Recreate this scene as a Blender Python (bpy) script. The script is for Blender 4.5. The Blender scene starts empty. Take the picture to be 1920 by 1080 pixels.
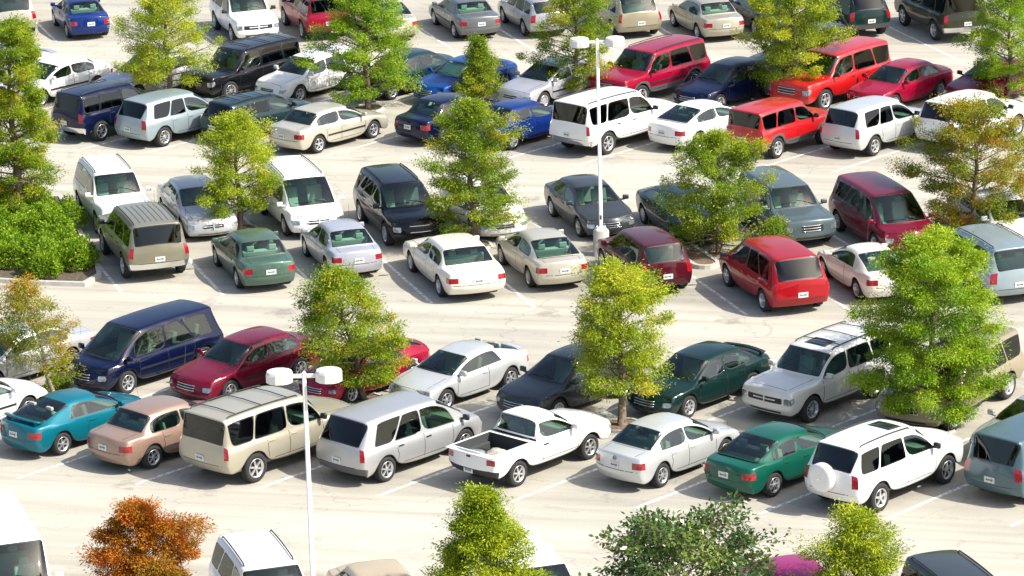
import bpy, bmesh, math, random
import numpy as np
from mathutils import Vector, Matrix
from mathutils.bvhtree import BVHTree
random.seed(7)
SC = bpy.context.scene
COL = SC.collection
R = math.radians

# ------------------------------------------------------------ camera
FPX, PIT, ROLL, CH = 7050.0, R(16.143), R(-1.5755), 32.16
_F = Vector((0, math.cos(PIT), -math.sin(PIT)))
_U0 = Vector((0, math.sin(PIT), math.cos(PIT)))
_R0 = Vector((1, 0, 0))
CR = _R0 * math.cos(ROLL) + _U0 * math.sin(ROLL)
CU = -_R0 * math.sin(ROLL) + _U0 * math.cos(ROLL)
cd = bpy.data.cameras.new('camera')
cam = bpy.data.objects.new('camera', cd)
COL.objects.link(cam)
cd.sensor_width = 36.0
cd.lens = FPX / 1920 * 36.0
cd.clip_start = 1.0
cd.clip_end = 3000
M = Matrix.Identity(4)
for i in range(3):
    M[i][0] = CR[i]; M[i][1] = CU[i]; M[i][2] = -_F[i]
M[2][3] = CH
cam.matrix_world = M
SC.camera = cam

def at(px, py, z=0.0):
    """point at height z seen at a photograph position (used to survey the lot)"""
    d = _F * FPX + CR * (px - 960) - CU * (py - 540)
    t = (z - CH) / d.z
    return Vector((d.x * t, d.y * t, z))

# ------------------------------------------------------------ light
SUN_AZ, SUN_EL = -19.0, 46.0       # direction to the sun, degrees from +x
w = bpy.data.worlds.new('World'); SC.world = w; w.use_nodes = True
nt = w.node_tree
sky = nt.nodes.new('ShaderNodeTexSky'); sky.sky_type = 'NISHITA'; sky.sun_disc = False
sky.dust_density = 3.0; sky.ozone_density = 0.4; sky.air_density = 0.9
sky.sun_elevation = R(SUN_EL); sky.sun_rotation = R(90 - SUN_AZ)
bg = nt.nodes['Background']; bg.inputs[1].default_value = 0.145
nt.links.new(sky.outputs[0], bg.inputs[0])
ld = bpy.data.lights.new('sun', 'SUN'); ld.energy = 4.8; ld.angle = R(0.5); ld.color = (1.0, 0.95, 0.86)
sun = bpy.data.objects.new('sun', ld); COL.objects.link(sun)
sd = Vector((math.cos(R(SUN_AZ)) * math.cos(R(SUN_EL)), math.sin(R(SUN_AZ)) * math.cos(R(SUN_EL)), math.sin(R(SUN_EL))))
sun.rotation_euler = sd.to_track_quat('Z', 'Y').to_euler()
sun.location = (40, 90, 60)
SC.view_settings.view_transform = 'Standard'
SC.view_settings.look = 'None'
SC.view_settings.exposure = 0.53
SC.view_settings.gamma = 1.0

# ------------------------------------------------------------ materials
MATS = {}
def mat(name, col, rough=0.6, metal=0.0, coat=0.0, spec=0.5, noise=0.0, nscale=8.0, bump=0.0, ior=None):
    if name in MATS: return MATS[name]
    m = bpy.data.materials.new(name); m.use_nodes = True
    n = m.node_tree; b = n.nodes['Principled BSDF']
    b.inputs['Base Color'].default_value = (*col, 1)
    b.inputs['Roughness'].default_value = rough
    b.inputs['Metallic'].default_value = metal
    b.inputs['Coat Weight'].default_value = coat
    b.inputs['Coat Roughness'].default_value = 0.06
    b.inputs['Specular IOR Level'].default_value = spec
    if noise or bump:
        tc = n.nodes.new('ShaderNodeTexCoord'); nz = n.nodes.new('ShaderNodeTexNoise')
        nz.inputs['Scale'].default_value = nscale; nz.inputs['Detail'].default_value = 5
        n.links.new(tc.outputs['Object'], nz.inputs['Vector'])
        if noise:
            mr = n.nodes.new('ShaderNodeMapRange')
            mr.inputs[1].default_value = 0.3; mr.inputs[2].default_value = 0.7
            mr.inputs[3].default_value = 1 - noise; mr.inputs[4].default_value = 1 + noise
            n.links.new(nz.outputs[0], mr.inputs[0])
            mx = n.nodes.new('ShaderNodeVectorMath'); mx.operation = 'SCALE'
            mx.inputs[0].default_value = col
            n.links.new(mr.outputs[0], mx.inputs['Scale'])
            n.links.new(mx.outputs[0], b.inputs['Base Color'])
        if bump:
            bp = n.nodes.new('ShaderNodeBump'); bp.inputs['Strength'].default_value = bump; bp.inputs['Distance'].default_value = 0.02
            n.links.new(nz.outputs[0], bp.inputs['Height']); n.links.new(bp.outputs[0], b.inputs['Normal'])
    MATS[name] = m
    return m

def paint(name, col, metal=0.25, rough=0.38):
    return mat('paint_' + name, col, rough=rough, metal=metal, coat=0.8, noise=0.05, nscale=1.3, spec=0.5 if max(col) > 0.3 else 0.08)

def glass_mat(name, tint, refl=0.09):
    if name in MATS: return MATS[name]
    m = bpy.data.materials.new(name); m.use_nodes = True
    n = m.node_tree; n.nodes.clear()
    out = n.nodes.new('ShaderNodeOutputMaterial')
    tr = n.nodes.new('ShaderNodeBsdfTransparent'); tr.inputs[0].default_value = (*tint, 1)
    gl = n.nodes.new('ShaderNodeBsdfGlossy'); gl.inputs[0].default_value = (0.95, 1, 0.98, 1); gl.inputs['Roughness'].default_value = 0.03
    fr = n.nodes.new('ShaderNodeFresnel'); fr.inputs[0].default_value = 1.5
    mr = n.nodes.new('ShaderNodeMath'); mr.operation = 'MULTIPLY_ADD'; mr.inputs[1].default_value = 1.0 if tint[0] > 0.1 else 0.55; mr.inputs[2].default_value = refl
    mx = n.nodes.new('ShaderNodeMixShader')
    n.links.new(fr.outputs[0], mr.inputs[0]); n.links.new(mr.outputs[0], mx.inputs[0])
    n.links.new(tr.outputs[0], mx.inputs[1]); n.links.new(gl.outputs[0], mx.inputs[2])
    n.links.new(mx.outputs[0], out.inputs[0])
    MATS[name] = m
    return m

G_CLEAR = glass_mat('windscreen_glass', (0.66, 0.95, 0.80), 0.03)
G_SIDE = glass_mat('side_glass', (0.36, 0.52, 0.43), 0.05)
G_DARK = glass_mat('privacy_glass', (0.045, 0.055, 0.055), 0.03)
TRIM = mat('black_trim', (0.02, 0.02, 0.022), 0.5)
UNDER = mat('underbody', (0.012, 0.012, 0.012), 0.9)
TYRE = mat('tyre_rubber', (0.022, 0.022, 0.023), 0.85, noise=0.2, nscale=20)
ALLOY = mat('alloy_silver', (0.62, 0.63, 0.64), 0.3, metal=0.7, noise=0.08, nscale=10)
HUBD = mat('wheel_dark', (0.03, 0.03, 0.03), 0.6)
CHROME = mat('chrome', (0.75, 0.76, 0.77), 0.12, metal=1.0)
GREYP = mat('grey_plastic', (0.10, 0.10, 0.105), 0.55)
TAIL = mat('tail_lamp_red', (0.30, 0.006, 0.012), 0.2, coat=1.0, noise=0.35, nscale=14)
HEAD = mat('head_lamp_clear', (0.36, 0.40, 0.42), 0.12, metal=0.6, coat=1.0, noise=0.5, nscale=9)
AMBER = mat('amber_lens', (0.7, 0.2, 0.02), 0.25, coat=1.0)
PLATE = mat('plate_white', (0.62, 0.65, 0.62), 0.5, noise=0.25, nscale=30)
INT_G = mat('interior_grey', (0.34, 0.35, 0.33), 0.8)
INT_D = mat('interior_dark', (0.15, 0.16, 0.155), 0.8)
INT_T = mat('interior_tan', (0.36, 0.31, 0.24), 0.8)
SHADE = mat('sunshade_silver', (0.62, 0.72, 0.66), 0.45, metal=0.2)

# ------------------------------------------------------------ mesh helpers
def link(name, me, mats=None, parent=None):
    o = bpy.data.objects.new(name, me); COL.objects.link(o)
    if mats:
        for m in mats: me.materials.append(m)
    if parent: o.parent = parent
    return o

def bm_mesh(name, bm, smooth=False):
    me = bpy.data.meshes.new(name); bm.normal_update()
    if smooth:
        for f in bm.faces: f.smooth = True
    bm.to_mesh(me); bm.free(); return me

def box(bm, c, s, mi=0, rot=None, bev=0.0):
    r = bmesh.ops.create_cube(bm, size=1.0)
    vs = r['verts']
    mt = Matrix.Translation(c) @ (rot.to_4x4() if rot else Matrix.Identity(4)) @ Matrix.Diagonal((*s, 1))
    bmesh.ops.transform(bm, matrix=mt, verts=vs)
    fs = list({f for v in vs for f in v.link_faces})
    for f in fs: f.material_index = mi
    if bev:
        es = list({e for v in vs for e in v.link_edges})
        r2 = bmesh.ops.bevel(bm, geom=es, offset=bev, segments=2, affect='EDGES', profile=0.6)
        for f in r2['faces']: f.material_index = mi
    return vs

def tube(bm, pts, rads, seg=6, mi=0, cap=True):
    rings = []
    n = len(pts)
    for i, p in enumerate(pts):
        p = Vector(p)
        d = (Vector(pts[min(i + 1, n - 1)]) - Vector(pts[max(i - 1, 0)])).normalized()
        a = d.orthogonal().normalized() if abs(d.z) < 0.99 else Vector((1, 0, 0))
        if abs(d.z) < 0.99:
            a = d.cross(Vector((0, 0, 1))).normalized()
        b = d.cross(a).normalized()
        r = rads[i] if hasattr(rads, '__len__') else rads
        rings.append([bm.verts.new(p + (a * math.cos(t) + b * math.sin(t)) * r) for t in [2 * math.pi * k / seg for k in range(seg)]])
    for i in range(n - 1):
        for k in range(seg):
            f = bm.faces.new((rings[i][k], rings[i][(k + 1) % seg], rings[i + 1][(k + 1) % seg], rings[i + 1][k])); f.material_index = mi; f.smooth = True
    if cap:
        for rg in (rings[0], rings[-1]):
            try:
                f = bm.faces.new(rg); f.material_index = mi
            except ValueError: pass

def tag(o, label=None, cat=None, group=None, kind=None):
    if label: o['label'] = label
    if cat: o['category'] = cat
    if group: o['group'] = group
    if kind: o['kind'] = kind
    return o

# ------------------------------------------------------------ vehicle builder
def lerp(a, b, t): return a + (b - a) * t
def interp(x, pts):
    if x <= pts[0][0]: return pts[0][1]
    for (x0, y0), (x1, y1) in zip(pts, pts[1:]):
        if x <= x1: return lerp(y0, y1, (x - x0) / (x1 - x0))
    return pts[-1][1]

# ik/ib: rear glass bottom/top column, it/ic: windscreen top/bottom column
TYPES = {
 'sedan': dict(L=4.75, W=1.80, H=1.44, zs=0.22, WB=2.72, off=0.03, r=0.32, ik=3, ib=5, it=8, ic=10, xk=-1.72, xb=-1.02, xt=0.30, xc=1.08, xB=-0.22, x8=0.45,
    S=[(-2.4, 0.93), (-1.8, 0.97), (-0.5, 0.93), (0.9, 0.90), (1.6, 0.82), (2.1, 0.72), (2.4, 0.68)], wr=0.64, win=[(4, 7), (7, 9)], tl=0.62, nose=0.26, taper=(0.10, 0.13)),
 'coupe': dict(L=4.55, W=1.77, H=1.34, zs=0.20, WB=2.60, off=0.05, r=0.31, ik=2, ib=5, it=8, ic=10, xk=-1.85, xb=-0.75, xt=0.20, xc=1.02, xB=-0.35, x8=0.40,
    S=[(-2.3, 0.92), (-1.7, 0.93), (-0.5, 0.88), (0.9, 0.85), (1.6, 0.76), (2.0, 0.66), (2.3, 0.61)], wr=0.60, win=[(5, 9)], tl=0.58, nose=0.34, taper=(0.14, 0.18)),
 'bigsedan': dict(L=5.35, W=1.96, H=1.45, zs=0.24, WB=2.98, off=0.0, r=0.33, ik=3, ib=5, it=8, ic=10, xk=-1.80, xb=-1.20, xt=0.38, xc=1.10, xB=-0.28, x8=0.55,
    S=[(-2.7, 0.93), (-1.9, 0.96), (-0.5, 0.95), (0.9, 0.93), (1.8, 0.87), (2.4, 0.80), (2.7, 0.70)], wr=0.72, win=[(4, 7), (7, 9)], tl=0.66, nose=0.16, taper=(0.08, 0.08)),
 'suv': dict(L=4.80, W=1.88, H=1.80, zs=0.36, WB=2.80, off=0.02, r=0.375, ik=0, ib=1, it=8, ic=10, xk=-2.34, xb=-2.12, xt=0.42, xc=1.02, xB=-0.22, x8=0.5,
    S=[(-2.4, 1.10), (-0.5, 1.10), (0.9, 1.08), (1.5, 1.06), (2.1, 1.03), (2.4, 0.98)], wr=0.71, win=[(1, 4), (4, 7), (7, 9)], tl=0.76, nose=0.15, taper=(0.05, 0.08)),
 'bigsuv': dict(L=5.15, W=2.00, H=1.92, zs=0.40, WB=2.98, off=0.03, r=0.40, ik=0, ib=1, it=8, ic=10, xk=-2.50, xb=-2.36, xt=0.55, xc=1.12, xB=-0.22, x8=0.55,
    S=[(-2.6, 1.14), (-0.5, 1.14), (1.0, 1.13), (1.6, 1.12), (2.3, 1.09), (2.6, 1.05)], wr=0.80, win=[(1, 4), (4, 7), (7, 9)], tl=0.80, nose=0.10, taper=(0.03, 0.05)),
 'crossover': dict(L=4.70, W=1.86, H=1.68, zs=0.30, WB=2.78, off=0.02, r=0.355, ik=0, ib=1, it=8, ic=10, xk=-2.28, xb=-1.92, xt=0.35, xc=1.12, xB=-0.22, x8=0.48,
    S=[(-2.4, 1.05), (-0.5, 1.02), (0.9, 1.00), (1.6, 0.96), (2.1, 0.90), (2.4, 0.82)], wr=0.68, win=[(2, 5), (5, 7), (7, 9)], tl=0.74, nose=0.24, taper=(0.07, 0.12)),
 'wagon': dict(L=4.72, W=1.76, H=1.52, zs=0.26, WB=2.65, off=0.03, r=0.325, ik=0, ib=1, it=8, ic=10, xk=-2.26, xb=-1.92, xt=0.28, xc=1.05, xB=-0.22, x8=0.42,
    S=[(-2.4, 0.96), (-0.5, 0.94), (0.9, 0.92), (1.6, 0.86), (2.1, 0.78), (2.4, 0.68)], wr=0.65, win=[(1, 4), (4, 7), (7, 9)], tl=0.72, nose=0.20, taper=(0.07, 0.10)),
 'minivan': dict(L=4.95, W=1.95, H=1.76, zs=0.27, WB=2.95, off=-0.05, r=0.34, ik=0, ib=1, it=9, ic=12, xk=-2.38, xb=-2.08, xt=0.72, xc=1.70, xB=-0.12, x8=0.55,
    S=[(-2.5, 1.02), (-0.5, 1.00), (0.9, 0.98), (1.7, 0.93), (2.1, 0.88), (2.5, 0.78)], wr=0.74, win=[(2, 5), (5, 7), (7, 10)], tl=0.76, nose=0.32, taper=(0.06, 0.14)),
 'van': dict(L=5.50, W=2.02, H=2.12, zs=0.36, WB=3.40, off=0.0, r=0.37, ik=0, ib=1, it=9, ic=12, xk=-2.70, xb=-2.60, xt=1.25, xc=1.95, xB=0.30, x8=0.9,
    S=[(-2.8, 1.20), (-0.5, 1.20), (1.2, 1.18), (2.0, 1.12), (2.4, 1.02), (2.75, 0.90)], wr=0.86, win=[(7, 10)], tl=0.78, nose=0.16, taper=(0.03, 0.07)),
 'pickup': dict(L=4.85, W=1.74, H=1.60, zs=0.38, WB=2.78, off=0.02, r=0.345, ik=6, ib=7, it=8, ic=10, xk=-0.62, xb=-0.48, xt=0.28, xc=0.92, xB=-0.48, x8=0.45,
    S=[(-2.45, 1.03), (-0.5, 1.03), (0.9, 1.02), (1.5, 1.00), (2.1, 0.95), (2.45, 0.86)], wr=0.65, win=[(7, 9)], tl=0.80, nose=0.12, taper=(0.03, 0.06)),
 'bigpickup': dict(L=5.70, W=1.98, H=1.82, zs=0.44, WB=3.55, off=0.02, r=0.39, ik=6, ib=7, it=8, ic=10, xk=-0.75, xb=-0.62, xt=0.85, xc=1.45, xB=-0.62, x8=0.9,
    S=[(-2.9, 1.16), (-0.5, 1.16), (0.9, 1.15), (1.5, 1.14), (2.5, 1.08), (2.9, 0.98)], wr=0.78, win=[(7, 9)], tl=0.80, nose=0.12, taper=(0.03, 0.05)),
}

def wheel_meshes(r, style):
    # tyre
    bm = bmesh.new(); seg = 28; wd = 0.105 if r < 0.35 else 0.12
    prof = [(r * 0.66, -wd), (r * 0.90, -wd * 1.02), (r * 0.985, -wd * 0.8), (r, -wd * 0.4), (r, wd * 0.4), (r * 0.985, wd * 0.8), (r * 0.90, wd * 1.02), (r * 0.66, wd), (r * 0.64, wd * 0.6), (r * 0.64, -wd * 0.6)]
    rings = []
    for k in range(seg):
        a = 2 * math.pi * k / seg
        rings.append([bm.verts.new((math.cos(a) * p, q, math.sin(a) * p)) for p, q in prof])
    for k in range(seg):
        for j in range(len(prof)):
            j2 = (j + 1) % len(prof)
            f = bm.faces.new((rings[k][j], rings[(k + 1) % seg][j], rings[(k + 1) % seg][j2], rings[k][j2])); f.smooth = True
    ty = bm_mesh('tyre', bm); ty.materials.append(TYRE)
    # rim, outer face towards +y
    bm = bmesh.new(); R0 = r * 0.655
    def ring(rad, y): return [bm.verts.new((math.cos(2 * math.pi * k / seg) * rad, y, math.sin(2 * math.pi * k / seg) * rad)) for k in range(seg)]
    a = ring(R0, wd * 1.0); b = ring(R0 * 0.93, wd * 1.02); c = ring(R0 * 0.90, wd * 0.35); c2 = ring(R0, -wd)
    def bridge(p, q, mi):
        for k in range(seg):
            f = bm.faces.new((p[k], p[(k + 1) % seg], q[(k + 1) % seg], q[k])); f.material_index = mi; f.smooth = True
    bridge(a, b, 0); bridge(b, c, 0); bridge(c2, a, 1)
    f = bm.faces.new(c); f.material_index = 1
    if style == 0:      # wheel cover with slots
        bmesh.ops.create_cone(bm, cap_ends=True, segments=seg, radius1=R0 * 0.93, radius2=R0 * 0.80, depth=wd * 0.3, matrix=Matrix.Translation((0, wd * 0.80, 0)) @ Matrix.Rotation(-math.pi / 2, 4, 'X'))
        for k in range(10):
            an = 2 * math.pi * k / 10
            box(bm, (math.cos(an) * R0 * 0.66, wd * 0.90, math.sin(an) * R0 * 0.66), (R0 * 0.26, wd * 0.14, R0 * 0.13), 1, Matrix.Rotation(-an, 3, 'Y'), 0.0)
    else:
        n = style; wdt = R0 * {3: 0.34, 5: 0.22, 6: 0.19, 7: 0.15, 10: 0.09}[style]
        if style == 3: n = 5
        for k in range(n):
            an = 2 * math.pi * k / n + 0.3
            box(bm, (math.cos(an) * R0 * 0.5, wd * 0.66, math.sin(an) * R0 * 0.5), (R0 * 0.88, wd * 0.36, wdt), 0, Matrix.Rotation(-an, 3, 'Y'), 0.0)
    res = bmesh.ops.create_cone(bm, cap_ends=True, segments=14, radius1=R0 * 0.27, radius2=R0 * 0.2, depth=wd * 0.5, matrix=Matrix.Translation((0, wd * 0.75, 0)) @ Matrix.Rotation(-math.pi / 2, 4, 'X'))
    bmesh.ops.recalc_face_normals(bm, faces=bm.faces)
    ri = bm_mesh('rim', bm); ri.materials.append(ALLOY); ri.materials.append(HUBD)
    return ty, ri

PARTMI = {}   # index -> part key
def build_cage(P):
    h = P['L'] / 2; W2 = P['W'] / 2; zs = P['zs']; r = P['r']; a = r + 0.075
    xfa = P['WB'] / 2 + P['off']; xra = -P['WB'] / 2 + P['off']
    xs = [-h, (-h + xra - a) / 2, xra - a, xra - a * 0.74, xra, xra + a * 0.74, xra + a, P['xB'], P['x8'], xfa - a, xfa - a * 0.74, xfa, xfa + a * 0.74, xfa + a, (h + xfa + a) / 2, h]
    tr, tf = P['taper']
    def wid(x):
        t = 0
        if x < xra: t = tr * ((xra - x) / (h + xra)) ** 1.8
        if x > xfa: t = tf * ((x - xfa) / (h - xfa)) ** 1.8
        return W2 * (1 - t)
    S = lambda x: interp(x, P['S'])
    ymul = [0.925, 0.985, 1.0, 0.985, 0.93]
    zf = [0, 0.30, 0.56, 0.82, 1.0]
    ik, ib, it, ic = P['ik'], P['ib'], P['it'], P['ic']
    zr = P['H']; wr = P['wr']
    van = P['ib'] == 1
    kfr_body = {4: 1.0, 3: 0.90, 2: 0.66, 1: 0.34, 0: 0.0}
    def endk(k, front):
        a_ = abs(k)
        return {4: 1.0, 3: (0.72 if front else P['tl'] / 0.93 if van else 0.70), 2: (0.46 if front else 0.50), 1: 0.24, 0: 0}[a_]
    def side(i, m):
        x = xs[i]; s = S(x)
        z0 = zs
        if i in (3, 5, 10, 12): z0 = r + a * 0.76
        if i in (4, 11): z0 = r + a * 1.10
        if i in (2, 6, 9, 13): z0 = zs + 0.03
        if i == 15: z0 = zs - 0.01
        if i == 0: z0 = zs + 0.06
        z = lerp(z0, s, ([0, 0.24, 0.46, 0.82, 1.0] if i == 15 else zf)[m])
        y = wid(x) * ymul[m]
        if i in (3, 4, 5, 10, 11, 12) and m <= 1: y = wid(x) * (1.0 if m == 0 else 1.005)
        xx = x
        if i == 15: xx = h - [0.10, 0.02, 0.03, 0.08 * P['lip'] / 0.16, P['lip']][m] - P['nose'] * 0.85
        if i == 0: xx = -h + [0.10, 0.02, 0.03, 0.05, 0.08][m] + 0.13
        if P['ik'] == 6 and i == 6 and m >= 3: xx = P['xk'] - 0.03
        return Vector((xx, y, z))
    def roofpt(i, k):
        ak = abs(k)
        if i <= ib: x = P['xb']
        elif i >= it: x = P['xt']
        elif P['ib'] == 7: x = lerp(P['xb'], P['xt'], (i - ib) / (it - ib))
        else:
            if i <= 7: x = lerp(P['xb'], P['xB'], (i - ib) / max(1, 7 - ib))
            else: x = lerp(P['xB'], P['xt'], (i - 7) / max(1, it - 7))
        t = (x - P['xb']) / (P['xt'] - P['xb'])
        arch = 0.045 * (1 - (2 * t - 0.9) ** 2) - 0.03
        y = {4: 0, 3: wr, 2: wr - 0.085, 1: wr * 0.5, 0: 0}[ak]
        z = zr + arch + {3: -0.115, 2: -0.03, 1: -0.005, 0: 0.0}[ak]
        if i == it: x += {3: -0.10, 2: -0.02, 1: 0.04, 0: 0.06}[ak]
        if i == ib: x += {3: 0.06, 2: 0.0, 1: -0.03, 0: -0.04}[ak]
        return Vector((x, y if k > 0 else -y, z))
    def basept(i, k):   # hood/deck surface point
        ak = abs(k); x = xs[i]; s = S(x)
        fr = kfr_body[ak]
        if i in (0, 15): fr = endk(k, i == 15)
        if i in (1, 14): fr = lerp(endk(k, i == 14), kfr_body[ak], 0.5)
        y = wid(x) * 0.93 * fr
        crown = {4: 0, 3: 0.012, 2: 0.035, 1: 0.05, 0: 0.055}[ak]
        if i == 15: x = h - P['lip'] - P['nose'] * 0.85 * (ak / 4) ** 2
        if i == 0: x = -h + 0.08 + 0.13 * (ak / 4) ** 2.2
        if i == ic: x = P['xc'] + {4: 0, 3: -0.03, 2: 0.05, 1: 0.10, 0: 0.12}[ak]
        if i == ik and ik > 0: x = P['xk'] + {4: 0, 3: 0.06, 2: -0.02, 1: -0.05, 0: -0.06}[ak]
        if i in (ic, ik): crown += 0.015
        return Vector((x, y if k > 0 else -y, s + crown))
    def top(i, k):
        if abs(k) == 4:
            p = side(i, 4); return Vector((p.x, p.y if k > 0 else -p.y, p.z))
        if ib <= i <= it: return roofpt(i, k)
        if it < i < ic:
            t = (i - it) / (ic - it); p = roofpt(it, k).lerp(basept(ic, k), t)
            return p + Vector((0.05 * (1 - abs(2 * t - 1)), 0, 0.03 * (1 - abs(2 * t - 1))))
        if ik < i < ib:
            t = (i - ik) / (ib - ik); p = basept(ik, k).lerp(roofpt(ib, k), t)
            return p + Vector((0, 0, 0.025))
        return basept(i, k)
    def end(i, k, m):
        if abs(k) == 4:
            p = side(i, m); return Vector((p.x, p.y if k > 0 else -p.y, p.z))
        if m == 4: return top(i, k)
        ak = abs(k); x = xs[i]; p = side(i, m)
        y = wid(x) * ymul[m] * endk(k, i == 15)
        if i == 15: xx = h - [0.10, 0.0, 0.02, 0.07 * P['lip'] / 0.16, 0][m] - P['nose'] * 0.85 * (ak / 4) ** 2
        else: xx = -h + [0.09, 0.0, 0.02, 0.04, 0][m] + 0.13 * (ak / 4) ** 2.2
        return Vector((xx, y if k > 0 else -y, p.z))
    bm = bmesh.new(); V = {}
    bm.edges.layers.float.new('crease_edge'); bm.verts.layers.float.new('crease_vert')
    def v(i, k, m):
        key = (i, k, m)
        if key not in V:
            if i in (0, 15): co = end(i, k, m)
            elif m == 4: co = top(i, k)
            elif abs(k) == 4:
                p = side(i, m); co = Vector((p.x, p.y if k > 0 else -p.y, p.z))
            else:
                p = side(i, 0); co = Vector((p.x, p.y * k / 4, p.z))
            V[key] = bm.verts.new(co)
        return V[key]
    FT = {}
    def quad(a_, b_, c_, d_, key, mi):
        f = bm.faces.new((v(*a_), v(*b_), v(*c_), v(*d_))); f.material_index = mi; FT[key] = f
    for i in range(15):
        for m in range(4):
            quad((i, 4, m), (i + 1, 4, m), (i + 1, 4, m + 1), (i, 4, m + 1), ('s', 1, i, m), 0)
            quad((i + 1, -4, m), (i, -4, m), (i, -4, m + 1), (i + 1, -4, m + 1), ('s', -1, i, m), 0)
        for k in range(-4, 4):
            quad((i, k, 4), (i, k + 1, 4), (i + 1, k + 1, 4), (i + 1, k, 4), ('t', i, k), 0)
            quad((i, k + 1, 0), (i, k, 0), (i + 1, k, 0), (i + 1, k + 1, 0), ('b', i, k), 2)
    for m in range(4):
        for k in range(-4, 4):
            quad((0, k, m), (0, k + 1, m), (0, k + 1, m + 1), (0, k, m + 1), ('r', k, m), 0)
            quad((15, k + 1, m), (15, k, m), (15, k, m + 1), (15, k + 1, m + 1), ('f', k, m), 0)
    for f in bm.faces: f.normal_update()
    bmesh.ops.recalc_face_normals(bm, faces=bm.faces)
    return bm, FT, V, dict(xfa=xfa, xra=xra, h=h, W2=W2, S=S, wid=wid)

# part material indices in the cage
PI = dict(paint=0, trim=1, under=2, windscreen=3, rear_window=4, headL=5, headR=6, tailL=7, tailR=8, grille=9, intake=10, fbumper=11, rbumper=12, sideL=13, sideR=20, clad=30)

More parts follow.
